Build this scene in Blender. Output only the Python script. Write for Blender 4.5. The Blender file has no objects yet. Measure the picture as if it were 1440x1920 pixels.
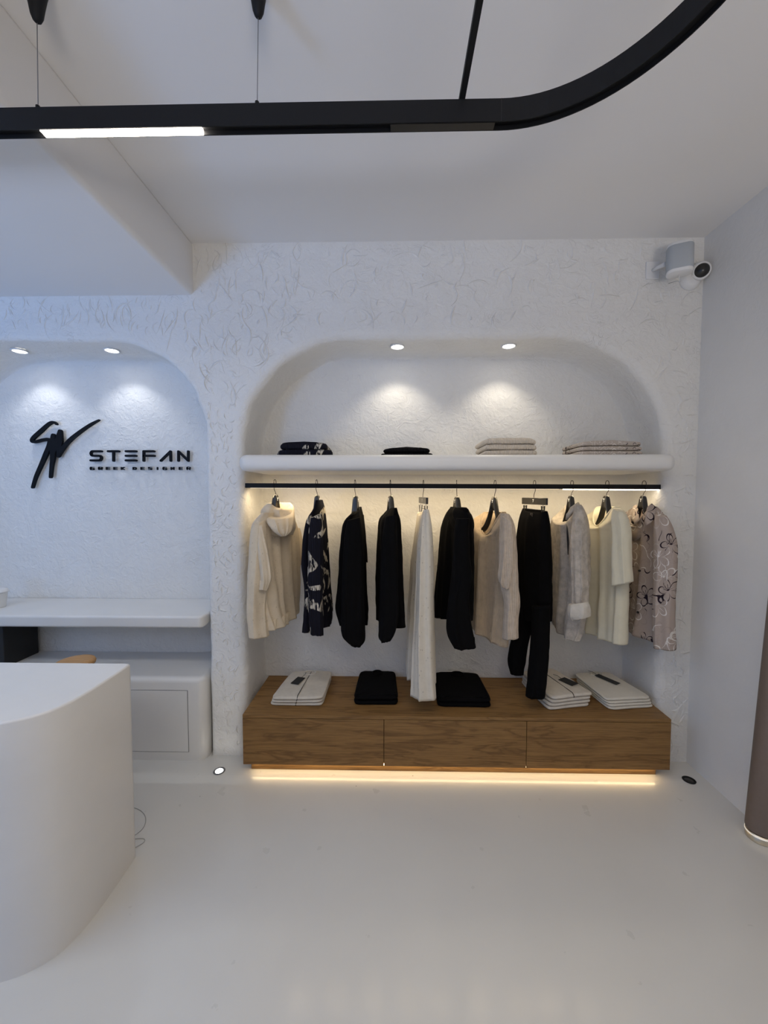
import bpy, bmesh, math, random
from mathutils import Vector, Matrix, noise as mnoise
PI = math.pi
rnd = random.Random(7)
SC = bpy.context.scene
COL = SC.collection

# ------------------------------------------------------------------ camera
F_PX, PITCH, YAW, ROLL, EYE = 748.44, 0.0444, 0.0195, 0.0005, 1.5
cam_d = bpy.data.cameras.new('camera'); cam = bpy.data.objects.new('camera', cam_d); COL.objects.link(cam)
cam_d.sensor_fit = 'VERTICAL'; cam_d.sensor_height = 24.0; cam_d.lens = 24.0 * F_PX / 1920.0
cam_d.clip_start = 0.02
cam.matrix_world = (Matrix.Translation((0, 0, EYE)) @ Matrix.Rotation(YAW, 4, 'Z') @
                    Matrix.Rotation(PI/2 - PITCH, 4, 'X') @ Matrix.Rotation(ROLL, 4, 'Z'))
SC.camera = cam

# ------------------------------------------------------------------ view, world, daylight
SC.view_settings.view_transform = 'Standard'; SC.view_settings.look = 'None'
SC.view_settings.gamma = 1.0; SC.view_settings.use_curve_mapping = False
SC.view_settings.exposure = 0.15
w = bpy.data.worlds.new('sky'); SC.world = w; w.use_nodes = True
w.node_tree.nodes['Background'].inputs[0].default_value = (0.55, 0.72, 1.0, 1)
w.node_tree.nodes['Background'].inputs[1].default_value = 0.15

def area(name, loc, direction, sx, sy, power, color, spread=PI):
    l = bpy.data.lights.new(name, 'AREA'); l.shape = 'RECTANGLE'; l.size = sx; l.size_y = sy
    l.energy = power; l.color = color; l.spread = spread
    o = bpy.data.objects.new(name, l); COL.objects.link(o); o.location = loc
    o.rotation_euler = Vector(direction).to_track_quat('-Z', 'Y').to_euler()
    return o
# daylight through the shop window behind the camera (front wall of the shop)
# daylight enters low and upwards, bounced off the bright pavement outside
area('window_daylight', (-3.2, -3.0, .75), (-.05, 1, 1.15), 1.2, 1.0, 66, (0.25, 0.48, 1.0), math.radians(105))
area('added_warm_uplight', (0.85, -3.0, .7), (-.12, 1, 1.9), 1.3, 1.0, 45, (1.0, .90, .80), math.radians(110))  # added unseen general light, tilted up to brighten the ceiling
# linear lamps over the shop floor, behind the camera
area('shop_linear_lamp', (0.20, 0.62, 2.44), (0, 0.0, -1), 1.3, .04, 9.5, (1.0, .91, .78))
area('shop_linear_lamp', (-2.2, .75, 2.44), (0, 0.0, -1), 1.3, .04, 8.5, (.85, .92, 1.0))
# warm strips: under the hanging rail and under the drawer unit (their emitting strips are built below)
RAIL_W, PLINTH_W, SPOT_W = 4.8, 6.5, 4.5
TRACK_E = 26.0

# ------------------------------------------------------------------ material helpers
def new_mat(name):
    m = bpy.data.materials.new(name); m.use_nodes = True
    nt = m.node_tree; b = nt.nodes['Principled BSDF']
    return m, nt, b
def N(nt, t, **kw):
    n = nt.nodes.new(t)
    for k, v in kw.items():
        if hasattr(n, k): setattr(n, k, v)
    return n
def coords(nt, scale=(1, 1, 1), kind='Object', rz=0.0):
    tc = N(nt, 'ShaderNodeTexCoord'); mp = N(nt, 'ShaderNodeMapping'); mp.inputs['Rotation'].default_value = (0, 0, rz)
    mp.inputs['Scale'].default_value = scale
    nt.links.new(tc.outputs[kind], mp.inputs['Vector']); return mp.outputs['Vector']
def noise(nt, vec, scale, detail=3, rough=.55, dist=0):
    n = N(nt, 'ShaderNodeTexNoise'); n.inputs['Scale'].default_value = scale
    n.inputs['Detail'].default_value = detail; n.inputs['Roughness'].default_value = rough
    n.inputs['Distortion'].default_value = dist
    nt.links.new(vec, n.inputs['Vector']); return n.outputs['Fac']
def ramp(nt, fac, stops):
    r = N(nt, 'ShaderNodeValToRGB'); nt.links.new(fac, r.inputs['Fac'])
    e = r.color_ramp.elements
    while len(e) < len(stops): e.new(0.5)
    for i, (p, c) in enumerate(stops):
        e[i].position = p; e[i].color = (c if len(c) == 4 else (*c, 1)) if hasattr(c, '__len__') else (c, c, c, 1)
    return r.outputs['Color']
def math_n(nt, op, a, b=None, c=None):
    n = N(nt, 'ShaderNodeMath'); n.operation = op
    for i, v in enumerate((a, b, c)):
        if v is None: continue
        if isinstance(v, (int, float)): n.inputs[i].default_value = v
        else: nt.links.new(v, n.inputs[i])
    return n.outputs[0]
def mixc(nt, fac, a, b):
    n = N(nt, 'ShaderNodeMix'); n.data_type = 'RGBA'
    for i, v in ((0, fac), (6, a), (7, b)):
        if isinstance(v, (int, float)): n.inputs[i].default_value = v
        elif isinstance(v, tuple): n.inputs[i].default_value = (*v, 1)
        else: nt.links.new(v, n.inputs[i])
    return n.outputs[2]
def bump(nt, b, height, strength, dist, prev=None):
    n = N(nt, 'ShaderNodeBump'); n.inputs['Strength'].default_value = strength; n.inputs['Distance'].default_value = dist
    nt.links.new(height, n.inputs['Height'])
    if prev: nt.links.new(prev, n.inputs['Normal'])
    nt.links.new(n.outputs['Normal'], b.inputs['Normal']); return n.outputs['Normal']
def flat(name, col, rough=.5, metal=0, emit=None, es=0, spec=.5, coat=0):
    m, nt, b = new_mat(name)
    b.inputs['Base Color'].default_value = (*col, 1); b.inputs['Roughness'].default_value = rough
    b.inputs['Metallic'].default_value = metal; b.inputs['Specular IOR Level'].default_value = spec
    b.inputs['Coat Weight'].default_value = coat
    if emit: b.inputs['Emission Color'].default_value = (*emit, 1); b.inputs['Emission Strength'].default_value = es
    v = coords(nt); bump(nt, b, noise(nt, v, 120, 2), .08, .001)
    return m

# plaster: troweled white lime plaster
def plaster(name, col, strength, rough=.75):
    m, nt, b = new_mat(name); v = coords(nt)
    n1 = noise(nt, v, 4.5, 5, .6, .8); n2 = noise(nt, v, 22, 4, .6, 1.2); n3 = noise(nt, v, 160, 2)
    # trowel edges: contour lines of a warped noise, present only in patches
    c = noise(nt, v, 5.5, 2, .5, 1.8)
    ln = math_n(nt, 'PINGPONG', math_n(nt, 'MULTIPLY', c, 9.0), 0.5)
    ln = math_n(nt, 'SMOOTH_MAX', math_n(nt, 'SUBTRACT', 1.0, math_n(nt, 'MULTIPLY', ln, 14.0)), 0.0, 0.1)
    mask = ramp(nt, noise(nt, v, 7.0, 3), [(.56, 0.0), (.66, 1.0)])
    h = math_n(nt, 'ADD', math_n(nt, 'MULTIPLY', math_n(nt, 'MULTIPLY', ln, mask), .28), math_n(nt, 'MULTIPLY', n2, 1.3))
    h = math_n(nt, 'ADD', h, math_n(nt, 'MULTIPLY', n1, 2.2))
    h = math_n(nt, 'ADD', h, math_n(nt, 'MULTIPLY', n3, .12))
    bump(nt, b, h, strength, .006)
    nt.links.new(mixc(nt, ramp(nt, n1, [(.3, 0.0), (.7, 1.0)]), col, tuple(x*.965 for x in col)), b.inputs['Base Color'])
    b.inputs['Roughness'].default_value = rough; b.inputs['Specular IOR Level'].default_value = .3
    return m
M = {}
M['plaster'] = plaster('textured_plaster', (.80, .79, .765), 1.0)
M['plaster_soft'] = plaster('soft_plaster', (.80, .79, .77), .22)
M['paint'] = flat('white_paint', (.80, .79, .78), .8, spec=.2)
m, nt, b = new_mat('microcement'); v = coords(nt)
n1 = noise(nt, v, 3, 5, .6, .5)
nt.links.new(mixc(nt, ramp(nt, n1, [(.3, 0.0), (.7, 1.0)]), (.76, .745, .72), (.72, .71, .69)), b.inputs['Base Color'])
b.inputs['Roughness'].default_value = .42; bump(nt, b, noise(nt, v, 60, 3), .05, .002); M['microcement'] = m

# floor: glossy cream resin with small specks and scratches
m, nt, b = new_mat('resin_floor'); v = coords(nt)
n1 = noise(nt, v, 1.6, 4, .6, .3)
base = mixc(nt, ramp(nt, n1, [(.3, 0.0), (.7, 1.0)]), (.68, .665, .625), (.64, .63, .60))
vo = N(nt, 'ShaderNodeTexVoronoi'); vo.inputs['Scale'].default_value = 7.5; nt.links.new(v, vo.inputs['Vector'])
wn = N(nt, 'ShaderNodeSeparateColor'); nt.links.new(vo.outputs['Color'], wn.inputs['Color'])
speck = math_n(nt, 'MULTIPLY', math_n(nt, 'LESS_THAN', vo.outputs['Distance'], .028), math_n(nt, 'GREATER_THAN', wn.outputs[0], .55))
nt.links.new(mixc(nt, math_n(nt, 'MULTIPLY', speck, .7), base, (.18, .15, .12)), b.inputs['Base Color'])
nt.links.new(ramp(nt, noise(nt, v, 9, 4), [(.3, .27), (.7, .36)]), b.inputs['Roughness'])
b.inputs['Specular IOR Level'].default_value = .5
b.inputs['Coat Weight'].default_value = .6; b.inputs['Coat Roughness'].default_value = .15
bn = bump(nt, b, noise(nt, v, 30, 3), .05, .004); nt.links.new(bn, b.inputs['Coat Normal'])
M['floor'] = m

# oak: horizontal grain along X with darker figures
def wood(name, seed, c1=(.30, .165, .058), c2=(.14, .070, .024)):
    m, nt, b = new_mat(name); v = coords(nt, (1, 1, 1))
    mp = N(nt, 'ShaderNodeMapping'); nt.links.new(v, mp.inputs['Vector'])
    mp.inputs['Location'].default_value = (seed, seed*.3, seed*.7); mp.inputs['Scale'].default_value = (.35, 3.2, 3.2)
    g = noise(nt, mp.outputs[0], 6, 4, .55, 1.0)
    rings = math_n(nt, 'PINGPONG', math_n(nt, 'MULTIPLY', g, 7.0), 1.0)
    mp2 = N(nt, 'ShaderNodeMapping'); nt.links.new(v, mp2.inputs['Vector']); mp2.inputs['Scale'].default_value = (2.0, 60, 60)
    fine = noise(nt, mp2.outputs[0], 4, 4, .65)
    mix1 = mixc(nt, ramp(nt, rings, [(.0, .75), (.35, .15), (1, .0)]), c1, c2)
    c = mixc(nt, math_n(nt, 'MULTIPLY', ramp(nt, fine, [(.35, 1.0), (.62, 0.0)]), .45), mix1, tuple(x*.6 for x in c2))
    nt.links.new(c, b.inputs['Base Color']); b.inputs['Roughness'].default_value = .5
    b.inputs['Specular IOR Level'].default_value = .3
    bump(nt, b, fine, .12, .001); return m
M['oak'] = wood('oak_veneer', 0.0); M['oak_b'] = wood('oak_veneer_drawer', 3.3)
M['stool_wood'] = wood('light_stool_wood', 1.0, (.50, .28, .11), (.33, .16, .06))

M['black_metal'] = flat('black_powder_metal', (.007, .0075, .009), .6, spec=.25)
M['black_gloss'] = flat('black_gloss_plastic', (.012, .011, .010), .28, spec=.6)
M['black_plastic'] = flat('black_plastic', (.01, .01, .01), .6)
M['black_sign'] = flat('black_sign_acrylic', (.0035, .0045, .007), .6, spec=.15)
M['white_plastic'] = flat('white_plastic', (.78, .78, .78), .4)
M['white_mark'] = flat('white_print', (.85, .85, .85), .6)
M['grille'] = flat('grey_grille', (.42, .45, .48), .8)
M['steel'] = flat('steel', (.5, .5, .5), .3, 1.0)
M['wire'] = flat('grey_wire', (.16, .16, .17), .5)
M['led'] = flat('led_panel', (1, 1, 1), .5, emit=(1.0, .90, .78), es=TRACK_E)
M['led_warm'] = flat('warm_led_strip', (1, 1, 1), .5, emit=(1.0, .77, .42), es=12)
M['led_rail'] = flat('rail_led_strip', (1, 1, 1), .5, emit=(1.0, .88, .70), es=5)
M['led_rail_dim'] = flat('rail_led_recess', (1, 1, 1), .5, emit=(1.0, .86, .66), es=1.0)
M['lamp_face'] = flat('lamp_face', (1, 1, 1), .5, emit=(1.0, .96, .88), es=14)
M['lamp_ring'] = flat('lamp_ring', (.75, .75, .75), .5)
M['blue_led'] = flat('blue_led', (.1, .2, .8), .5, emit=(.2, .4, 1.0), es=4)
M['navy'] = flat('navy_plastic', (.01, .015, .09), .5)
M['button'] = flat('dark_button_and_shade', (.01, .008, .008), .35)
M['bowl'] = flat('white_paper', (.80, .79, .76), .6)
M['column'] = None

def cloth(name, col, rib=0, var=.12, specks=None, bumpn=.25, weave=900, sheen=.15, horiz=False, rz=PI/4):
    m, nt, b = new_mat(name); v = coords(nt, rz=rz)
    n = noise(nt, v, 30, 4, .65)
    c = mixc(nt, ramp(nt, n, [(.3, 0.0), (.7, 1.0)]), col, tuple(x*(1-var) for x in col))
    if specks:
        mp = N(nt, 'ShaderNodeMapping'); nt.links.new(v, mp.inputs['Vector']); mp.inputs['Scale'].default_value = (1, 1, .45)
        vo = N(nt, 'ShaderNodeTexVoronoi'); vo.inputs['Scale'].default_value = 60; nt.links.new(mp.outputs[0], vo.inputs['Vector'])
        s = math_n(nt, 'LESS_THAN', vo.outputs['Distance'], .13)
        c = mixc(nt, math_n(nt, 'MULTIPLY', s, .55), c, specks)
    if rib:
        wv = N(nt, 'ShaderNodeTexWave'); wv.bands_direction = 'Z' if horiz else 'X'; wv.inputs['Scale'].default_value = rib
        wv.inputs['Distortion'].default_value = .6; wv.inputs['Detail'].default_value = 1; nt.links.new(v, wv.inputs['Vector'])
        c = mixc(nt, math_n(nt, 'MULTIPLY', math_n(nt, 'SUBTRACT', 1.0, wv.outputs['Fac']), .22), c, tuple(x*.45 for x in col))
        p = bump(nt, b, wv.outputs['Fac'], .6, .003)
    else: p = None
    bump(nt, b, noise(nt, v, weave/4, 2), bumpn, .0015, p)
    nt.links.new(c, b.inputs['Base Color']); b.inputs['Roughness'].default_value = .95
    b.inputs['Specular IOR Level'].default_value = .1; b.inputs['Sheen Weight'].default_value = sheen
    return m
M['linen_cream'] = cloth('cream_flecked_cotton', (.70, .59, .44), var=.1, specks=(.40, .32, .22))
M['linen_ivory'] = cloth('ivory_speckled_linen', (.70, .64, .54), var=.08, specks=(.25, .20, .15))
M['knit_beige'] = cloth('beige_ribbed_knit', (.60, .47, .33), rib=62, var=.22)
M['knit_pale'] = cloth('pale_beige_loose_knit', (.64, .53, .42), rib=48, var=.25)
M['knit_cream'] = cloth('cream_rib_knit', (.68, .60, .50), rib=34, var=.1, rz=0)
M['linen_grey'] = cloth('greige_crumpled_linen', (.56, .50, .43), var=.38, bumpn=.5)
M['tee'] = cloth('cream_jersey', (.72, .67, .52), var=.05)
M['folded_cream'] = cloth('folded_cream_cotton', (.66, .61, .53), var=.12)
M['folded_ivory'] = cloth('folded_ivory_cotton', (.70, .66, .57), var=.06)
M['black_cloth'] = cloth('black_wool', (.0035, .0033, .0038), var=.2, sheen=0)
M['black_rib'] = cloth('black_rib_knit', (.005, .005, .006), rib=28, var=.2, sheen=0)
M['tag'] = flat('black_card', (.012, .012, .012), .6)

# black knit with cream brush strokes
def brush(name):
    m, nt, b = new_mat(name); v = coords(nt, rz=-PI/4)
    big = noise(nt, v, 7.0, 1, .5, 1.4)
    mask = ramp(nt, big, [(.525, 0.0), (.55, 1.0)])
    mp = N(nt, 'ShaderNodeMapping'); nt.links.new(v, mp.inputs['Vector']); mp.inputs['Rotation'].default_value = (.3, .9, .2); mp.inputs['Scale'].default_value = (1, 1, .22)
    st = ramp(nt, noise(nt, mp.outputs[0], 95, 2, .5, 1.2), [(.42, 0.0), (.50, 1.0)])
    mk = math_n(nt, 'MULTIPLY', mask, st)
    wv = N(nt, 'ShaderNodeTexWave'); wv.inputs['Scale'].default_value = 34; nt.links.new(v, wv.inputs['Vector'])
    mk = math_n(nt, 'MULTIPLY', mk, math_n(nt, 'ADD', math_n(nt, 'MULTIPLY', wv.outputs['Fac'], .45), .55))
    nt.links.new(mixc(nt, mk, (.010, .010, .016), (.66, .60, .50)), b.inputs['Base Color'])
    b.inputs['Roughness'].default_value = .95; b.inputs['Specular IOR Level'].default_value = .1
    bump(nt, b, wv.outputs['Fac'], .5, .003); return m
M['brush'] = brush('black_knit_cream_strokes')

# taupe cloth with line-drawn flowers in black and white
def floral(name, base, scale=8.0):
    m, nt, b = new_mat(name); v = coords(nt)
    sx = N(nt, 'ShaderNodeSeparateXYZ'); nt.links.new(v, sx.inputs[0])
    cx = N(nt, 'ShaderNodeCombineXYZ')
    nt.links.new(math_n(nt, 'ADD', sx.outputs[0], math_n(nt, 'MULTIPLY', sx.outputs[1], -.85)), cx.inputs[0])
    nt.links.new(math_n(nt, 'ADD', sx.outputs[2], math_n(nt, 'MULTIPLY', sx.outputs[1], .05)), cx.inputs[1])
    nz = N(nt, 'ShaderNodeTexNoise'); nz.inputs['Scale'].default_value = 9; nt.links.new(cx.outputs[0], nz.inputs['Vector'])
    vm = N(nt, 'ShaderNodeVectorMath'); vm.operation = 'MULTIPLY_ADD'; nt.links.new(nz.outputs['Color'], vm.inputs[0])
    vm.inputs[1].default_value = (.03, .03, 0); nt.links.new(cx.outputs[0], vm.inputs[2])
    def flowers(sc, off, wd):
        mp = N(nt, 'ShaderNodeMapping'); nt.links.new(vm.outputs[0], mp.inputs['Vector'])
        mp.inputs['Location'].default_value = off; mp.inputs['Scale'].default_value = (sc, sc, 1)
        vo = N(nt, 'ShaderNodeTexVoronoi'); vo.voronoi_dimensions = '2D'; vo.inputs['Scale'].default_value = 1; vo.inputs['Randomness'].default_value = .55
        nt.links.new(mp.outputs[0], vo.inputs['Vector'])
        d = N(nt, 'ShaderNodeVectorMath'); d.operation = 'SUBTRACT'; nt.links.new(mp.outputs[0], d.inputs[0]); nt.links.new(vo.outputs['Position'], d.inputs[1])
        s = N(nt, 'ShaderNodeSeparateXYZ'); nt.links.new(d.outputs[0], s.inputs[0])
        ang = math_n(nt, 'ARCTAN2', s.outputs[1], s.outputs[0]); r = vo.outputs['Distance']
        pet = math_n(nt, 'ADD', math_n(nt, 'MULTIPLY', math_n(nt, 'POWER', math_n(nt, 'ABSOLUTE', math_n(nt, 'SINE', math_n(nt, 'MULTIPLY', ang, 2.5))), .55), .34), .05)
        l1 = math_n(nt, 'LESS_THAN', math_n(nt, 'ABSOLUTE', math_n(nt, 'SUBTRACT', r, pet)), wd)
        # stamens
        ray = math_n(nt, 'LESS_THAN', math_n(nt, 'MULTIPLY', math_n(nt, 'ABSOLUTE', math_n(nt, 'SINE', math_n(nt, 'MULTIPLY', ang, 5.5))), r), wd*2.2)
        ray = math_n(nt, 'MULTIPLY', ray, math_n(nt, 'LESS_THAN', r, .22))
        ray = math_n(nt, 'MULTIPLY', ray, math_n(nt, 'GREATER_THAN', ang, .6))
        return math_n(nt, 'MAXIMUM', l1, ray)
    def vines(sc, wd, seed):
        mp = N(nt, 'ShaderNodeMapping'); nt.links.new(vm.outputs[0], mp.inputs['Vector']); mp.inputs['Location'].default_value = (seed, seed, 0)
        n_ = noise(nt, mp.outputs[0], sc, 0, .5, .6)
        l = math_n(nt, 'LESS_THAN', math_n(nt, 'ABSOLUTE', math_n(nt, 'SUBTRACT', n_, .5)), wd)
        return math_n(nt, 'MULTIPLY', l, ramp(nt, noise(nt, mp.outputs[0], 6, 1), [(.5, 0.0), (.52, 1.0)]))
    blk = math_n(nt, 'MAXIMUM', flowers(scale, (0.2, .1, 0), .024), vines(11, .013, 3.1))
    wht = math_n(nt, 'MAXIMUM', flowers(scale*.9, (.7, .55, 0), .019), vines(10, .011, 7.7))
    pm = ramp(nt, noise(nt, vm.outputs[0], 5, 0), [(.49, 0.0), (.50, 1.0)])
    c = mixc(nt, math_n(nt, 'MULTIPLY', wht, math_n(nt, 'SUBTRACT', 1.0, math_n(nt, 'MULTIPLY', pm, .8))), base, (.72, .68, .64))
    c = mixc(nt, math_n(nt, 'MULTIPLY', blk, math_n(nt, 'ADD', math_n(nt, 'MULTIPLY', pm, .9), .1)), c, (.02, .012, .02))
    nt.links.new(c, b.inputs['Base Color']); b.inputs['Roughness'].default_value = .9; b.inputs['Specular IOR Level'].default_value = .15
    bump(nt, b, noise(nt, v, 150, 2), .2, .001); return m
M['floral'] = floral('taupe_floral_cotton', (.42, .345, .30), 6.6)
M['floral_fold'] = floral('taupe_floral_folded', (.46, .40, .35), 16)

# brown suede-like column
m, nt, b = new_mat('brown_column'); v = coords(nt)
nt.links.new(mixc(nt, noise(nt, v, 60, 4, .6), (.215, .165, .135), (.18, .135, .105)), b.inputs['Base Color'])
b.inputs['Roughness'].default_value = .55; b.inputs['Specular IOR Level'].default_value = .35
bump(nt, b, noise(nt, v, 180, 2), .15, .001); M['column'] = m

# ------------------------------------------------------------------ geometry helpers
def ray(px, py):
    u = (px-720)/F_PX; v = (py-960)/F_PX
    c, s = math.cos(-ROLL), math.sin(-ROLL); u, v = c*u - s*v, s*u + c*v
    X, Y, Z = u, 1.0, -v
    c, s = math.cos(PITCH), math.sin(PITCH); Y, Z = Y*c + Z*s, Z*c - Y*s
    c, s = math.cos(YAW), math.sin(YAW)
    return Vector((X*c - Y*s, X*s + Y*c, Z))
def at(px, py, Y):
    r = ray(px, py); return Vector((0, 0, EYE)) + r*(Y/r.y)
def atz(px, py, Z):
    r = ray(px, py); return Vector((0, 0, EYE)) + r*((Z-EYE)/r.z)

def empty(name, loc, label, cat, group=None):
    o = bpy.data.objects.new(name, None); COL.objects.link(o); o.location = loc; o.empty_display_size = .05
    o['label'] = label; o['category'] = cat
    if group: o['group'] = group
    return o
def tag(o, label, cat, group=None):
    o['label'] = label; o['category'] = cat
    if group: o['group'] = group
    return o
class MB:
    def __init__(s): s.v = []; s.f = []; s.sm = []
    def add(s, vs, fs, smooth=True):
        n = len(s.v); s.v += [tuple(p) for p in vs]; s.f += [tuple(i+n for i in f) for f in fs]; s.sm += [smooth]*len(fs)
    def box(s, x0, x1, y0, y1, z0, z1):
        vs = [(x, y, z) for x in (x0, x1) for y in (y0, y1) for z in (z0, z1)]
        s.add(vs, [(0, 1, 3, 2), (4, 6, 7, 5), (0, 4, 5, 1), (2, 3, 7, 6), (0, 2, 6, 4), (1, 5, 7, 3)], False)
    def rings(s, rings, cap0=True, cap1=True, smooth=True, closed=True):
        n = len(rings[0]); vs = [p for r in rings for p in r]; fs = []
        for i in range(len(rings)-1):
            for j in range(n if closed else n-1):
                a = i*n+j; b_ = i*n+(j+1) % n
                fs.append((a, b_, b_+n, a+n))
        if cap0: vs.append(sum((Vector(p) for p in rings[0]), Vector())/n); c = len(vs)-1; fs += [(c, (j+1) % n, j) for j in range(n)]
        if cap1:
            vs.append(sum((Vector(p) for p in rings[-1]), Vector())/n); c = len(vs)-1; o = (len(rings)-1)*n
            fs += [(c, o+j, o+(j+1) % n) for j in range(n)]
        s.add(vs, fs, smooth)
    def tube(s, pts, r, seg=10):
        pts = [Vector(p) for p in pts]; rr = r if isinstance(r, (list, tuple)) else [r]*len(pts); out = []
        up = Vector((0.13, .31, .94))
        for i, p in enumerate(pts):
            t = (pts[min(i+1, len(pts)-1)]-pts[max(i-1, 0)]).normalized()
            a = t.cross(up); a = a.normalized() if a.length > 1e-4 else t.orthogonal().normalized(); b_ = t.cross(a).normalized()
            out.append([p + (a*math.cos(k*2*PI/seg) + b_*math.sin(k*2*PI/seg))*rr[i] for k in range(seg)])
        s.rings(out)
    def lathe(s, c, prof, seg=40, axis=None):
        c = Vector(c); R = axis.to_track_quat('Z', 'Y').to_matrix() if axis else Matrix.Identity(3)
        s.rings([[c + R @ Vector((r*math.cos(k*2*PI/seg), r*math.sin(k*2*PI/seg), z)) for k in range(seg)] for r, z in prof])
    def prism(s, poly, d):   # poly: list of Vector (planar-ish), d: extrusion vector
        n = len(poly); vs = [Vector(p) for p in poly] + [Vector(p)+Vector(d) for p in poly]
        s.add(vs, [tuple(range(n))[::-1], tuple(range(n, 2*n))] + [(i, (i+1) % n, (i+1) % n+n, i+n) for i in range(n)], False)
    def build(s, name, mat, parent=None, bevel=0, bseg=3, sub=0, fix=True):
        me = bpy.data.meshes.new(name); off = parent_loc(parent)
        me.from_pydata([(a-off.x, b_-off.y, c-off.z) for a, b_, c in s.v], [], s.f)
        me.polygons.foreach_set('use_smooth', s.sm); me.materials.append(mat)
        if fix:
            bm = bmesh.new(); bm.from_mesh(me); bmesh.ops.recalc_face_normals(bm, faces=bm.faces); bm.to_mesh(me); bm.free()
        o = bpy.data.objects.new(name, me); COL.objects.link(o)
        if parent: o.parent = parent
        if bevel:
            md = o.modifiers.new('bevel', 'BEVEL'); md.width = bevel; md.segments = bseg; md.limit_method = 'ANGLE'; md.harden_normals = False
            me.polygons.foreach_set('use_smooth', [True]*len(me.polygons))
            try:
                bm = bmesh.new(); bm.from_mesh(me); bm.to_mesh(me); bm.free()
            except Exception: pass
            wn_ = o.modifiers.new('wn', 'WEIGHTED_NORMAL'); wn_.keep_sharp = False
        if sub:
            md = o.modifiers.new('sub', 'SUBSURF'); md.levels = sub; md.render_levels = sub
        return o
def parent_loc(p):
    off = Vector((0, 0, 0))
    while p is not None: off = off + p.location; p = p.parent
    return off
def child_boxes(name, parent, mat, x0, x1, y0, y1, z0, z1, bevel=.002):
    m_ = MB(); m_.box(x0, x1, y0, y1, z0, z1); return m_.build(name, mat, parent, bevel)
def struct(o): o['kind'] = 'structure'; return o

# ------------------------------------------------------------------ the room
D, YB, R, H = 2.21, 2.53, 1.655, 2.86
ZS = 2.587; XS = -1.085          # lowered ceiling on the left
XL, YF = -4.6, -3.1

def arch(x0, x1, zt, r, z0=0.0, n=22):   # outline from lower right, over the arch, to lower left
    pts = []
    for k in range(12): pts.append((x1, z0 + (zt-r-z0)*k/12))
    for k in range(n+1):
        a = k/n*PI/2; pts.append((x1-r+r*math.cos(a), zt-r+r*math.sin(a)))
    for k in range(1, 10): pts.append((x1-r + (x0+r-x1+r)*k/10, zt))
    for k in range(n+1):
        a = PI/2+k/n*PI/2; pts.append((x0+r+r*math.cos(a), zt-r+r*math.sin(a)))
    for k in range(1, 13): pts.append((x0, zt-r - (zt-r-z0)*k/12))
    return pts
def wob(x, z, amp, s):
    return amp*mnoise.noise(Vector((x*s, z*s, 3.3)))
NR = (-.825, 1.480, 2.350, .60)      # right niche
NL = (-2.675, -1.035, 2.345, .52)    # left niche
wall = MB()
wall_out = []
def trace(nch):
    x0, x1, zt, r = nch; pts = arch(x0, x1, zt, r); n = len(pts); out = []
    for i, (x, z) in enumerate(pts):
        a, b_ = pts[max(i-1, 0)], pts[min(i+1, n-1)]
        t = Vector((b_[0]-a[0], 0, b_[1]-a[1])).normalized(); nrm = Vector((t.z, 0, -t.x))
        out.append((Vector((x, 0, z)), nrm))   # nrm points outwards of the opening
    return out
loops = []
for nch in (NR, NL):
    fr = .045 if nch is NR else .026
    tr = trace(nch); rr = []
    for q in range(7):                      # rounded plaster edge
        a = q/6*PI/2; rr.append((fr*(1-math.sin(a)), fr*(1-math.cos(a))))
    prof = rr + [(0, .1), (0, .18), (.004, YB-D-.012), (-.010, YB-D)]
    rings_ = []
    for qi, (o_, y) in enumerate(prof):
        ring = []
        for i, (p, nrm) in enumerate(tr):
            k = 1.0 if p.z > .001 else 0.0
            wv = (wob(p.x, p.z, .010, 7) + wob(p.x+9, p.z, .006, 19)) * (1 if qi < 8 else .3) * k
            q_ = p + nrm*(o_ + wv); ring.append(Vector((q_.x, D+y, max(q_.z, 0.0) if k else 0.0)))
        rings_.append(ring)
    n = len(rings_[0]); vs = [p for r_ in rings_ for p in r_]; fs = []
    for i in range(len(rings_)-1):
        for j in range(n-1): a = i*n+j; fs.append((a, a+1, a+n+1, a+n))
    wall.add(vs, fs, True)
    # back of the niche: fan between the two sides by rows
    last = rings_[-1]; m_ = n//2
    bs = [Vector((p.x, YB, p.z)) for p in last]
    wall.add(bs, [tuple(range(len(bs)))], False)
    loops.append(rings_[0])
# front face with two openings: one polygon running along floor, around each opening
lr = loops[1]; rr_ = loops[0]
left_poly = [Vector((XL, D, 0))] + lr[::-1] + rr_[::-1] + [Vector((R, D, 0)), Vector((R, D, H)), Vector((XL, D, H))]
bmw = bmesh.new()
vv = [bmw.verts.new(p) for p in left_poly]
es = [bmw.edges.new((vv[i], vv[(i+1) % len(vv)])) for i in range(len(vv))]
res = bmesh.ops.triangle_fill(bmw, use_beauty=True, use_dissolve=False, edges=es, normal=(0, -1, 0))
bmw.verts.index_update()
wall.add([v_.co.copy() for v_ in bmw.verts], [tuple(x.index for x in f_.verts) for f_ in bmw.faces], False); bmw.free()

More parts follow.
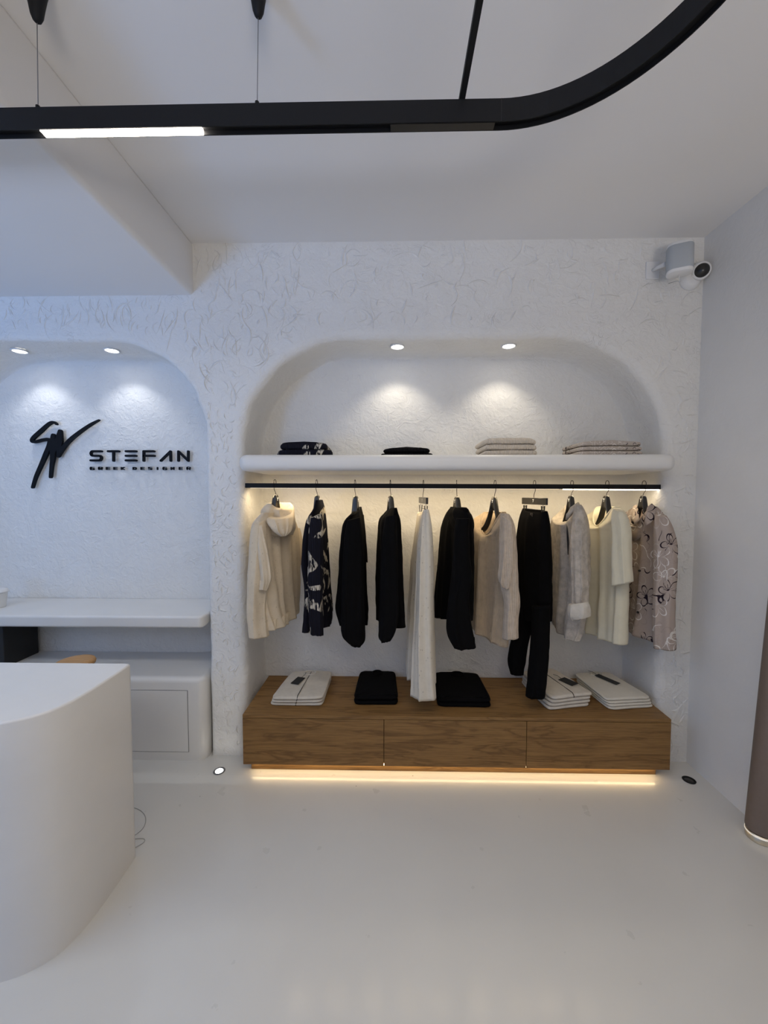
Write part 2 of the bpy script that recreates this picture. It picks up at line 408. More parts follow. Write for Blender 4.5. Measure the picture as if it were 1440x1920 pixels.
# trowel ridges left in the plaster (real relief, part of the wall)
def inside(nch, x, z, g=0.0):
    x0, x1, zt, r = nch; x0 -= g; x1 += g; zt += g; r += g
    if x < x0 or x > x1 or z > zt: return False
    if z > zt-r:
        cx = x0+r if x < x0+r else (x1-r if x > x1-r else None)
        if cx is not None: return (x-cx)**2 + (z-(zt-r))**2 < r*r
    return True
def ridge(x, z, y, ang, ln, curve, wd, ht):
    n = 9; spine = []
    for k in range(n):
        t = k/(n-1)-.5; a = ang + curve*t
        spine.append((x + math.cos(ang)*ln*t - math.sin(ang)*curve*ln*(t*t-.1), z + math.sin(ang)*ln*t + math.cos(ang)*curve*ln*(t*t-.1)))
    rg = []
    for k, (px_, pz_) in enumerate(spine):
        a = spine[min(k+1, n-1)]; b_ = spine[max(k-1, 0)]; tx, tz = a[0]-b_[0], a[1]-b_[1]; l = math.hypot(tx, tz) or 1
        nx, nz = -tz/l, tx/l; env = max(.04, math.sin(PI*(k+.15)/(n-.7))) * (.75+.5*rnd.random())
        prof = [(-1.0, .0012), (-.4, -.75), (0.1, -1.0), (.55, -.45), (2.6, .0012)]
        rg.append([Vector((px_+nx*wd*env*u, y + (h_*ht*env if h_ < 0 else .001), pz_+nz*wd*env*u)) for u, h_ in prof])
    vs = [p for r_ in rg for p in r_]; fs = []
    for i in range(n-1):
        for j in range(4): a = i*5+j; fs.append((a, a+1, a+6, a+5))
    wall.add(vs, fs, True)
cnt = 0
while cnt < 560:
    x = rnd.uniform(-2.4, 1.62); z = rnd.uniform(.05, 2.83)
    pil = -1.02 < x < -.86 and z < 2.0
    if inside(NR, x, z, .085 if not pil else .052) or inside(NL, x, z, .085 if not pil else .03): continue
    if x < XS and z > ZS-.02: continue
    dens = 1.0 if x < -.5 or z < 2 else .38
    if rnd.random() > dens: continue
    if x < -1.0 and z > 2.35: ang = PI/2 + rnd.gauss(0, .35)
    elif -1.1 < x < -.6: ang = PI/2+rnd.gauss(0, .6)
    else: ang = rnd.choice([0, PI/2, PI/2, rnd.uniform(0, PI)]) + rnd.gauss(0, .25)
    ridge(x, z, D, ang, rnd.uniform(.02, .06) if pil else rnd.choice((rnd.uniform(.03, .08), rnd.uniform(.07, .17))), rnd.gauss(0, .9), rnd.uniform(.0022, .0050), rnd.uniform(.0030, .0068)); cnt += 1
for _ in range(105):     # denser, finer marks down the pillar between the niches and beside the right niche
    if rnd.random() < .7: x = rnd.uniform(-1.0, -.875); z = rnd.uniform(.03, 1.95)
    else: x = rnd.uniform(1.54, 1.63); z = rnd.uniform(.3, 1.9)
    ridge(x, z, D, PI/2+rnd.gauss(0, .6), rnd.uniform(.02, .075), rnd.gauss(0, 1.2), rnd.uniform(.0018, .0040), rnd.uniform(.003, .006))
cnt = 0
while cnt < 330:
    x = rnd.uniform(-2.5, 1.42); z = rnd.uniform(.45, 2.25)
    if not (inside(NR, x, z, -.03) or inside(NL, x, z, -.03)): continue
    ridge(x, z, YB, rnd.choice([0, 0, rnd.uniform(0, PI)])+rnd.gauss(0, .4), rnd.uniform(.02, .09), rnd.gauss(0, .9), rnd.uniform(.0014, .0028), rnd.uniform(.001, .0022)); cnt += 1
struct(wall.build('wall_back', M['plaster'], fix=False))

m_ = MB(); m_.box(XL, 3.2, YF, YB+.05, -.08, 0.0); struct(m_.build('floor', M['floor']))
m_ = MB(); m_.box(XL, 3.2, YF, YB+.05, H, H+.1); struct(m_.build('ceiling', M['paint']))
m_ = MB(); m_.box(XL, XS, YF, D+.02, ZS, H+.01); o = struct(m_.build('ceiling_soffit', M['paint'], bevel=.022, bseg=5))
m_ = MB()   # right wall: runs from the corner to the brown column, then steps back
m_.box(R, R+.12, 1.748, YB+.05, 0, H); m_.box(R+.12, 3.2, 1.768, 1.88, 0, H); struct(m_.build('wall_right', M['plaster_soft']))
m_ = MB(); m_.box(3.08, 3.2, YF, 1.768, 0, H); struct(m_.build('wall_right_outer', M['paint']))
m_ = MB(); m_.box(XL-.1, XL, YF, YB+.05, 0, H); struct(m_.build('wall_left', M['paint']))
m_ = MB()   # shop front behind the camera: openings for a window and a door
for x0, x1, z0, z1 in ((XL, -3.85, 0, H), (-.75, .15, 0, H), (1.55, 3.2, 0, H), (-3.85, -.75, 0, .25), (-3.85, -.75, 2.45, H), (.15, 1.55, 2.3, H)):
    m_.box(x0, x1, YF-.1, YF, z0, z1)
struct(m_.build('wall_front', M['paint']))

# ------------------------------------------------------------------ recessed downlights in the niche ceilings
def downlight(x, y, z, label, power, color):
    root = empty('recessed_downlight', (x, y, z), label, 'ceiling light', 'downlights in the wall niches')
    a = MB(); a.lathe((x, y, z), [(.041, .004), (.043, -.003), (.040, -.006), (.034, -.004), (.033, .004)]); a.build('trim_ring', M['lamp_ring'], root)
    b_ = MB(); b_.lathe((x, y, z), [(.0325, .003), (.0325, -.002), (.001, -.003)]); b_.build('diffuser', M['lamp_face'], root)
    l = bpy.data.lights.new('downlight_beam', 'SPOT'); l.energy = power; l.color = color; l.spot_size = math.radians(104); l.spot_blend = .6; l.shadow_soft_size = .025
    o = bpy.data.objects.new('downlight_beam', l); COL.objects.link(o); o.location = (0, 0, -.012); o.parent = root
    o.rotation_euler = (math.radians(8), 0, 0)
    return root
downlight(.031, 2.33, 2.346, 'left of the two small round lit downlights above the clothes shelf', SPOT_W, (1.0, .90, .73))
downlight(.666, 2.33, 2.346, 'right of the two small round lit downlights above the clothes shelf', SPOT_W, (1.0, .90, .73))
downlight(-2.19, 2.345, 2.341, 'left of the two round lit downlights above the wall lettering', SPOT_W*.76, (.92, .95, 1.0))
downlight(-1.64, 2.345, 2.341, 'right of the two round lit downlights above the wall lettering', SPOT_W*.76, (.92, .95, 1.0))

# ------------------------------------------------------------------ pendant track
KT = .9394
ZT = 1.5+1.03*KT; TH = .060*KT; TW = .030*KT; YT = 1.155*KT
cxr, cyr, rin = .30*KT, .77*KT, .385*KT       # the curve: centre and inner radius
def track_path(r_off):
    pts = [(-3.0, YT+r_off), (-1.6, YT+r_off), (-.6, YT+r_off), (.0, YT+r_off)]
    for k in range(0, 25):
        a = PI/2 - k/24*PI/2; pts.append((cxr+(rin+r_off)*math.cos(a), cyr+(rin+r_off)*math.sin(a)))
    pts += [(cxr+rin+r_off, .2), (cxr+rin+r_off, -.6), (cxr+rin+r_off, -1.6)]
    return pts
root = empty('pendant_track', (0, YT, ZT), 'black suspended lighting track running left to right and curving round overhead', 'track light')
a = MB(); inn = track_path(0); out = track_path(TW)
secs = []
for (xi, yi), (xo, yo) in zip(inn, out):
    ux, uy = (xo-xi)/TW, (yo-yi)/TW; w_ = .003
    P = lambda t, z: Vector((xi+ux*t, yi+uy*t, z))
    secs.append([P(0, ZT), P(0, ZT+TH), P(TW, ZT+TH), P(TW, ZT), P(TW-w_, ZT), P(TW-w_, ZT+.012), P(w_, ZT+.012), P(w_, ZT)])
a.rings(secs, smooth=False); a.build('track_profile', M['black_metal'], root)
a = MB(); a.box(-.9985*KT, -.541*KT, YT+.0035, YT+TW-.0035, ZT-.0015, ZT+.011); a.build('lit_linear_module', M['led'], root)
a = MB(); a.box(-.005*KT, .285*KT, YT+.0035, YT+TW-.0035, ZT-.0012, ZT+.011); a.build('dark_linear_module', M['black_gloss'], root)
a = MB(); a.box(.300*KT, .3015*KT, YT-.0006, YT, ZT, ZT+TH); a.build('joint_seam', M['black_plastic'], root)
# the same loop carries further lit modules out of view, over the shop floor
for y0, y1 in ((-1.3, -.6),):
    a = MB(); a.box(cxr+rin+.004, cxr+rin+TW-.004, y0, y1, ZT-.0015, ZT+.011); a.build('lit_linear_module', M['led'], root)
a = MB()
bx0 = .186*KT; a.box(bx0, bx0+.015, -.4, YT+.02, ZT+TH+.004, ZT+TH+.02); a.build('cross_bar', M['black_metal'], root, .001)
for x, lb in ((-1.012, 'left'), (-.382, 'right')):
    xx = x*KT; c = MB()
    c.tube([(xx, YT+.015, ZT+TH), (xx+.006, YT+.015, H-.10)], .0011, 6); c.build('suspension_cable', M['wire'], root)
    c = MB(); c.tube([(xx, YT+.015, ZT+TH-.002), (xx, YT+.015, ZT+TH+.016)], .0055, 12); c.build('cable_clamp', M['black_metal'], root)
    c = MB(); c.lathe((xx+.006, YT+.015, H), [(.030, 0), (.030, -.012), (.024, -.035), (.018, -.068), (.0145, -.09), (.010, -.102), (.004, -.108)]); c.build('ceiling_canopy', M['black_metal'], root)

# ------------------------------------------------------------------ niche shelf
def plan_slab(name, mat, x0, x1, yf, yb, z0, z1, rc, edge, parent=None, chamfer=None):
    # slab with rounded vertical corners at the front and rounded edges
    def outline(ins):
        pts = []; r = max(rc-ins, .004)
        for k in range(9):
            a_ = PI + k/8*PI/2; pts.append((x0+ins+r+r*math.cos(a_), yf+ins+r+r*math.sin(a_)))
        nx = 30
        for k in range(1, nx): pts.append((x0+rc + (x1-x0-2*rc)*k/nx, yf+ins))
        for k in range(9):
            a_ = -PI/2 + k/8*PI/2; pts.append((x1-ins-r+r*math.cos(a_), yf+ins+r+r*math.sin(a_)))
        pts += [(x1-ins, yb), (x0+ins, yb)]
        return pts
    g = MB(); rg = []
    nn = 7
    for k in range(nn+1):
        a_ = (1-k/nn)*PI/2; rg.append([Vector((x, y, z0+edge*(1-math.sin(a_)))) for x, y in outline(edge*(1-math.cos(a_)))])
    for k in range(nn+1):
        a_ = k/nn*PI/2; rg.append([Vector((x, y, z1-edge+edge*math.sin(a_))) for x, y in outline(edge*(1-math.cos(a_)))])
    rg = [[Vector((p.x + wob(p.x, p.z+p.y, .002, 5), p.y + wob(p.x+3, p.z, .003, 4), p.z + wob(p.x, 8.0, .0012, 2.0))) for p in r_] for r_ in rg[::-1]]
    n_ = len(rg[0]); vs = [p for r_ in rg for p in r_]; fs = []
    for i in range(len(rg)-1):
        for j in range(n_): a_ = i*n_+j; b_ = i*n_+(j+1) % n_; fs.append((a_, b_, b_+n_, a_+n_))
    g.add(vs, fs, True)
    for r_, up in ((rg[0], 1), (rg[-1], 0)):     # top and bottom as strips from front to back
        zc_ = sum(p.z for p in r_)/n_; fl = [Vector((p.x, p.y, p.z)) for p in r_]
        fr_ = fl[:-2]; bk = [Vector((p.x, yb, zc_)) for p in fr_]; m2 = len(fr_)
        g.add(fr_+bk, [(i, i+1, m2+i+1, m2+i) if up else (i, m2+i, m2+i+1, i+1) for i in range(m2-1)], False)
    return g.build(name, mat, parent, fix=False) if False else g.build(name, mat, parent)
SH_T = 1.705
o = plan_slab('display_shelf', M['microcement'], -.80, 1.452, 2.05, YB-.004, 1.621, SH_T, .055, .034)
tag(o, 'long white plaster shelf with rounded front edge across the big niche', 'shelf')

# ------------------------------------------------------------------ left niche: counter, bench, box
o = plan_slab('wall_counter', M['microcement'], -2.68, -1.045, 2.158, YB-.004, .757, .823, .03, .014)
tag(o, 'thick white plaster counter board under the wall lettering', 'counter')
root = empty('plaster_bench', (-1.8, 2.35, 0), 'white plaster bench below the counter, rounded right corner, flush access panel', 'bench')
o = plan_slab('body', M['microcement'], -2.67, -1.046, 2.163, YB-.004, -.032, .473, .045, .030, root); 
a = MB(); a.box(-1.72, -1.142, 2.1605, 2.17, .052, .402); a.build('access_panel', M['microcement'], root, .001)
a = MB()
for b_ in ((-1.142, -1.139, .05, .404), (-1.723, -1.142, .402, .4045), (-1.723, -1.142, .0495, .052)): a.box(b_[0], b_[1], 2.1622, 2.168, b_[2], b_[3])
a.build('panel_groove', M['wire'], root)
root = empty('black_box', (-2.45, 2.40, .473), 'large black box on the bench under the counter at the left edge', 'box')
a = MB(); a.box(-2.66, -2.285, 2.27, 2.50, .474, .752); a.build('case', M['black_plastic'], root, .004)
a = MB(); a.box(-2.64, -2.30, 2.266, 2.27, .735, .738); a.build('reflection_line', M['wire'], root)  # grey strip that paints the reflected line along the box top
c = (-2.362, 2.318, .8235)
root = empty('paper_bowl', c, 'round white takeaway bowl with lid on the counter at the left edge', 'bowl')
a = MB(); a.lathe(c, [(.038, 0), (.040, .004), (.050, .085), (.052, .088)]); a.build('cup', M['bowl'], root)
a = MB(); a.lathe(c, [(.052, .089), (.0565, .090), (.0565, .096), (.052, .099), (.050, .106), (.044, .110), (.001, .110)]); a.build('lid', M['white_plastic'], root)

# ------------------------------------------------------------------ lettering on the left niche wall
YSG = YB-.030
root = empty('wall_sign', at(190, 850, YB), 'black raised signature emblem with STEFAN GREEK DESIGNER lettering on the niche wall', 'sign')
def sg(x, y): return at(x/3.789, 760+y/3.789, YSG)
def strokes(name, lines, wdef, y0=YSG, th=.014):
    g = MB(); q = 0
    for ln in lines:
        pts = [sg(p[0], p[1]) for p in ln]; ws = [(p[2] if len(p) > 2 else wdef)*.5*.000893 for p in ln]
        # refine
        P = []; W = []
        n_ = len(pts)
        for i in range(n_-1):
            p0, p1, p2, p3 = pts[max(i-1, 0)], pts[i], pts[i+1], pts[min(i+2, n_-1)]
            sub = 6 if len(ln) > 4 else 1
            for k in range(sub):
                t = k/sub
                P.append(.5*((2*p1) + (p2-p0)*t + (2*p0-5*p1+4*p2-p3)*t*t + (3*p1-p0-3*p2+p3)*t**3) if sub > 1 else p1.lerp(p2, t))
                W.append(ws[i]*(1-t)+ws[i+1]*t)
        P.append(pts[-1]); W.append(ws[-1])
        if name == 'emblem':
            q += 1; yy = y0 - q*.0004; rg = []
            for i, p in enumerate(P):
                d = P[min(i+1, len(P)-1)]-P[max(i-1, 0)]; d.y = 0; d.normalize(); nn = Vector((-d.z, 0, d.x)); w_ = W[i]
                rg.append([Vector((p.x+nn.x*w_, yy, p.z+nn.z*w_)), Vector((p.x-nn.x*w_, yy, p.z-nn.z*w_)), Vector((p.x-nn.x*w_, y0+th, p.z-nn.z*w_)), Vector((p.x+nn.x*w_, y0+th, p.z+nn.z*w_))])
            g.rings(rg, smooth=False)
            for p, w_ in ((P[0], W[0]), (P[-1], W[-1])):
                g.prism([Vector((p.x+w_*math.cos(k*PI/8), yy-.0002, p.z+w_*math.sin(k*PI/8))) for k in range(16)], (0, th, 0))
            continue
        for i in range(len(P)-1):
            d = (P[i+1]-P[i]); d.y = 0
            if d.length < 1e-6: continue
            d.normalize(); nn = Vector((-d.z, 0, d.x)); q += 1; dy = (q % 5)*.00012
            poly = [P[i]+nn*W[i], P[i+1]+nn*W[i+1], P[i+1]-nn*W[i+1], P[i]-nn*W[i]]
            g.prism([Vector((p.x, y0-dy, p.z)) for p in poly], (0, th, 0))
        for p, w_ in zip(P, W):
            q += 1
            g.prism([Vector((p.x+w_*math.cos(k*PI/8), y0-(q % 5)*.00012, p.z+w_*math.sin(k*PI/8))) for k in range(16)], (0, th, 0))
    return g.build(name, M['black_sign'], root)
strokes('emblem', [
    [(398, 133, 14), (378, 120, 18), (345, 130, 22), (290, 178, 26), (235, 228, 26), (224, 252, 24), (250, 258, 20), (300, 245, 20), (345, 245, 24), (345, 285, 30), (320, 350, 32), (285, 430, 26), (250, 510, 22), (228, 582, 18)],
    [(375, 215, 30), (368, 290, 40), (372, 360, 34), (363, 430, 24), (356, 508, 20)],
    [(378, 330, 34), (398, 270, 34), (424, 185, 28)],
    [(424, 185, 28), (426, 255, 32), (416, 320, 30), (412, 362, 18)],
    [(412, 362, 18), (440, 310, 26), (490, 250, 26), (560, 192, 22), (640, 137, 18), (702, 103, 8)]], 20)
Wd = 15
S_ = [(716, 326), (662, 326), (648, 329), (642, 341), (648, 354), (662, 358), (698, 358), (711, 362), (716, 374), (710, 387), (698, 391), (642, 391)]
for ln in ([S_], [[(765, 326), (840, 326)], [(803, 326), (803, 393)]], [[(892, 326), (962, 326)], [(892, 358), (962, 358)], [(892, 391), (962, 391)]],
           [[(1090, 326), (1018, 326), (1018, 393)], [(1018, 358), (1092, 358)]], [[(1140, 393), (1208, 327), (1210, 393)]],
           [[(1265, 393), (1265, 327), (1334, 393), (1335, 327)]]):
    strokes('letter', ln, Wd)
GL = {'G': [[(1, 0), (0, 0), (0, 1), (1, 1), (1, .5), (.5, .5)]], 'R': [[(0, 1), (0, 0), (1, 0), (1, .5), (0, .5)], [(.5, .5), (1, 1)]],
      'E': [[(1, 0), (0, 0), (0, 1), (1, 1)], [(0, .5), (.9, .5)]], 'K': [[(0, 0), (0, 1)], [(1, 0), (0, .5), (1, 1)]],
      'D': [[(0, 0), (.7, 0), (1, .3), (1, .7)], [(1, .7), (.7, 1), (0, 1), (0, 0)]], 'S': [[(1, 0), (0, 0), (0, .5)], [(0, .5), (1, .5), (1, 1), (0, 1)]],
      'I': [[(.5, 0), (.5, 1)]], 'N': [[(0, 1), (0, 0), (1, 1), (1, 0)]]}
for ch, cx_ in zip('GREEKDESIGNER', (650, 708, 762, 815, 868, 952, 1008, 1062, 1115, 1167, 1222, 1280, 1336)):
    strokes('small_letter', [[(cx_-9+18*x, 440+16*y) for x, y in l_] for l_ in GL[ch]], 5.5)

# ------------------------------------------------------------------ desk in the left foreground
root = empty('curved_desk', (-1.6, 1.35, 0), 'white microcement desk with rounded front and flat top in the left foreground', 'desk')
def desk_outline(ins=0.0):
    pts = [(-2.45, 1.576-ins)] + [(-2.45+1.39*k/12, 1.576-ins) for k in range(1, 12)] + [(-1.068-ins, 1.576-ins), (-1.058-ins, 1.566-ins)]
    prof = [(-1.054, 1.50), (-1.053, 1.43), (-1.053, 1.37), (-1.057, 1.31), (-1.066, 1.26), (-1.085, 1.215), (-1.120, 1.178), (-1.170, 1.149), (-1.24, 1.128), (-1.34, 1.112), (-1.46, 1.103), (-1.60, 1.100), (-1.9, 1.10), (-2.2, 1.12), (-2.45, 1.16)]
    c = Vector((-1.7, 1.36))
    for x, y in prof:
        dd = Vector((x, y))-c; pts.append((x-ins*dd.normalized().x*1.2, y-ins*dd.normalized().y*1.2))
    return pts
def smooth_closed(pts, n=3):
    return pts
rg = []
zt = .813
for ins, z in ((0, 0.0), (0, .2), (0, .4), (0, .6), (0, zt-.007), (.002, zt-.002), (.007, zt)):
    o2 = desk_outline(ins); P = []
    n_ = len(o2)
    for i in range(n_):
        p0, p1, p2, p3 = [Vector(o2[(i+k) % n_]) for k in (-1, 0, 1, 2)]
        for k in range(4 if 13 <= i < n_-1 else 1):
            t = k/4; P.append(.5*((2*p1)+(p2-p0)*t+(2*p0-5*p1+4*p2-p3)*t*t+(3*p1-p0-3*p2+p3)*t**3) if 13 <= i < n_-1 else p1)
    rg.append([Vector((p.x, p.y, z)) for p in P])
a = MB(); n_ = len(rg[0]); vs = [p for r_ in rg for p in r_]; fs = []
for i in range(len(rg)-1):
    for j in range(n_): q = i*n_+j; b_ = i*n_+(j+1) % n_; fs.append((q, b_, b_+n_, q+n_))
a.add(vs, fs, True); a.add(rg[-1], [tuple(range(n_))], False)
a.build('body', M['microcement'], root)
# wooden stool behind the desk
sx, sy, sz = -1.525, 1.86, .700
root = empty('wooden_stool', (sx, sy, 0), 'light wooden stool with round seat peeking above the desk', 'stool')
a = MB(); a.lathe((sx, sy, sz), [(.001, -.030), (.070, -.030), (.082, -.022), (.084, -.012), (.079, -.003), (.06, .002), (.03, -.001), (.001, -.002)]); a.build('seat', M['stool_wood'], root)
for k in range(4):
    q = PI/4+k*PI/2; a = MB(); a.tube([(sx+.06*math.cos(q), sy+.06*math.sin(q), sz-.03), (sx+.13*math.cos(q), sy+.13*math.sin(q), 0)], [.014, .011]); a.build('leg', M['stool_wood'], root)
a = MB(); a.tube([(sx+.105*math.cos(k*PI/12), sy+.105*math.sin(k*PI/12), .22) for k in range(25)], .006); a.build('foot_ring', M['stool_wood'], root)
# thin cable on the floor behind the desk
a = MB(); cp = [(-1.32, 1.83), (-1.25, 1.825), (-1.19, 1.805), (-1.14, 1.765), (-1.115, 1.71), (-1.13, 1.665), (-1.16, 1.64), (-1.13, 1.648), (-1.08, 1.652), (-1.066, 1.635), (-1.085, 1.61), (-1.10, 1.60)]
P = []
for i in range(len(cp)-1):
    p0, p1, p2, p3 = [Vector(cp[min(max(i+k, 0), len(cp)-1)]) for k in (-1, 0, 1, 2)]
    for k in range(6):
        t = k/6; q = .5*((2*p1)+(p2-p0)*t+(2*p0-5*p1+4*p2-p3)*t*t+(3*p1-p0-3*p2+p3)*t**3); P.append((q.x, q.y, .0018))
a.tube(P, .0013, 6); o = a.build('thin_cable', flat('grey_cable', (.35, .35, .34), .5)); tag(o, 'thin grey cable curling out on the floor behind the desk', 'cable')

# ------------------------------------------------------------------ drawer unit
root = empty('drawer_unit', (.33, 2.3, 0), 'long low floating oak drawer unit under the clothes rail', 'cabinet')
X0, X1, YC, ZC, ZB0 = -.795, 1.463, 2.065, .325, .052
a = MB(); a.box(X0, X1, YC+.0, YB-.004, ZC-.018, ZC); a.build('top_panel', M['oak'], root, .0012)
a = MB(); a.box(X0, X1, YC+.020, YB-.004, ZB0+.006, ZC-.0185); a.build('carcass', M['oak'], root, .001)
for k, (xa, xb) in enumerate(((X0, -.0415), (-.0385, .7115), (.7145, X1))):
    a = MB(); a.box(xa, xb, YC, YC+.0195, ZB0, ZC-.0205); a.build('drawer', M['oak_b'], root, .0008)
a = MB(); a.box(-.765, 1.415, 2.102, 2.12, .001, ZB0+.0055); a.box(-.765, -.745, 2.12, 2.5, .001, ZB0+.0055); a.box(1.395, 1.415, 2.12, 2.5, .001, ZB0+.0055); a.build('plinth', M['oak'], root)
a = MB(); a.box(-.755, 1.405, 2.0885, 2.0945, .0405, .0465); a.build('led_strip', M['led_warm'], root)

# ------------------------------------------------------------------ hanging rail
root = empty('hanging_rail', (.33, 2.245, 1.546), 'black clothes rail with light strip beneath, spanning the big niche', 'clothes rail')
YR = 2.245; RX0, RX1 = -.826, 1.484
a = MB(); za, zb_ = 1.549, 1.541
a.add([(x, y, z + (za if x < 0 else zb_)) for x in (RX0, RX1) for y in (YR-.010, YR+.010) for z in (-.013, .013)],
      [(0, 1, 3, 2), (4, 6, 7, 5), (0, 4, 5, 1), (2, 3, 7, 6), (0, 2, 6, 4), (1, 5, 7, 3)], False)
a.build('rail_bar', M['black_metal'], root, .0015)
def strip(x0, x1, y0, y1, dz):
    f = lambda x: za + (zb_-za)*(x-RX0)/(RX1-RX0) - .013
    g = MB(); g.add([(x, y, f(x)-z) for x in (x0, x1) for y in (y0, y1) for z in (dz, 0.0)], [(0, 1, 3, 2), (4, 6, 7, 5), (0, 4, 5, 1), (2, 3, 7, 6), (0, 2, 6, 4), (1, 5, 7, 3)], False)
    return g
strip(-.80, .93, YR-.001, YR+.009, .0012).build('led_strip', M['led_rail_dim'], root)
strip(.955, RX1-.006, YR-.004, YR+.009, .0055).build('led_strip', M['led_rail'], root)
l = area('rail_glow', (0, 0, 0), (0, .45, -1), 2.2, .008, RAIL_W, (1.0, .78, .47)); l.parent = root; l.location = (0, .004, -.023)

# ------------------------------------------------------------------ hangers
HK = 'hangers on the black rail'
def hook(x, y, ztop, zrail, parent, lean=0.0, yaw=0.0):
    P = []
    rr = .0145; c = zrail + .006
    ux, uy = 0.0, 1.0
    P.append((x, y, ztop)); P.append((x, y, ztop+.012))
    P.append((x+lean*.3, y-.003, ztop+.022)); P.append((x+lean*.7, y-.0135, c-.042)); P.append((x+lean, y-rr*.98, c-.012))
    for k in range(9):
        q = PI + .15 - k/8*(PI+.9); P.append((x+lean*(1-k/8), y + rr*math.cos(q), c + rr*math.sin(q)*1.0))
    a_ = MB(); a_.tube(P, .0016, 8); return a_.build('hook', M['black_metal'], parent)
def coat_hanger(px, ptop, eL, eR, label, frac=.52):
    p = at(px, ptop, YR); x = p.x; zt_ = p.z
    root = empty('coat_hanger', (x, YR, zt_-.03), label, 'hanger', HK)
    PL, PR = at(*eL), at(*eR); ctr = Vector((x, YR, zt_-.036))
    EL, ER = ctr.lerp(PL, frac), ctr.lerp(PR, frac)
    for e_, q_ in ((EL, PL), (ER, PR)): e_.z = q_.z - .050
    A = (PR-PL); A.z = 0; A.normalize(); Nn = Vector((A.y, -A.x, 0))
    if Nn.y > 0: Nn = -Nn
    rg = []; n_ = 49
    for k in range(n_):
        s = k/(n_-1)*2-1; e_ = ER if s > 0 else EL; t = abs(s); d = t*(e_-ctr).length
        c = ctr.lerp(e_, t); d2 = max(0, d-.024); sh = (1-math.exp(-(d2/.075)**1.15))/(1-math.exp(-((e_-ctr).length/.075)**1.15)+1e-6)
        c.z = ctr.z + (e_.z-ctr.z)*sh
        hh = .024*math.exp(-(d/.040)**5) + .0145; th = .0135 + .005*min(1, d/.1)
        if t > .97: th *= .5; hh *= .5
        rg.append([c + Nn*th*math.copysign(abs(math.cos(q))**.6, math.cos(q)) + Vector((0, 0, hh*math.copysign(abs(math.sin(q))**.6, math.sin(q)))) for q in [PI*2*j/20 for j in range(20)]])
    a_ = MB(); a_.rings(rg); a_.build('hanger_body', M['black_gloss'], root)
    hook(x, YR, zt_-.004, 1.563 - .008*(x-RX0)/2.3, root, lean=-.006 if px < 900 else .005)
    # white mark
    g = MB(); c = Vector((x, YR, zt_-.022)) + Nn*.0137
    for (u0, v0, u1, v1, w_) in ((-.006, .008, .0, .0, .0012), (.006, .008, .0, .0, .0012), (0, 0, -.002, -.010, .0012)):
        p0 = c + A*u0 + Vector((0, 0, v0)); p1 = c + A*u1 + Vector((0, 0, v1)); d = (p1-p0).normalized(); nn = d.cross(Nn).normalized()*w_
        g.prism([p0+nn, p1+nn, p1-nn, p0-nn], Nn*.001)
    g.build('white_logo', M['white_mark'], root)
    return root

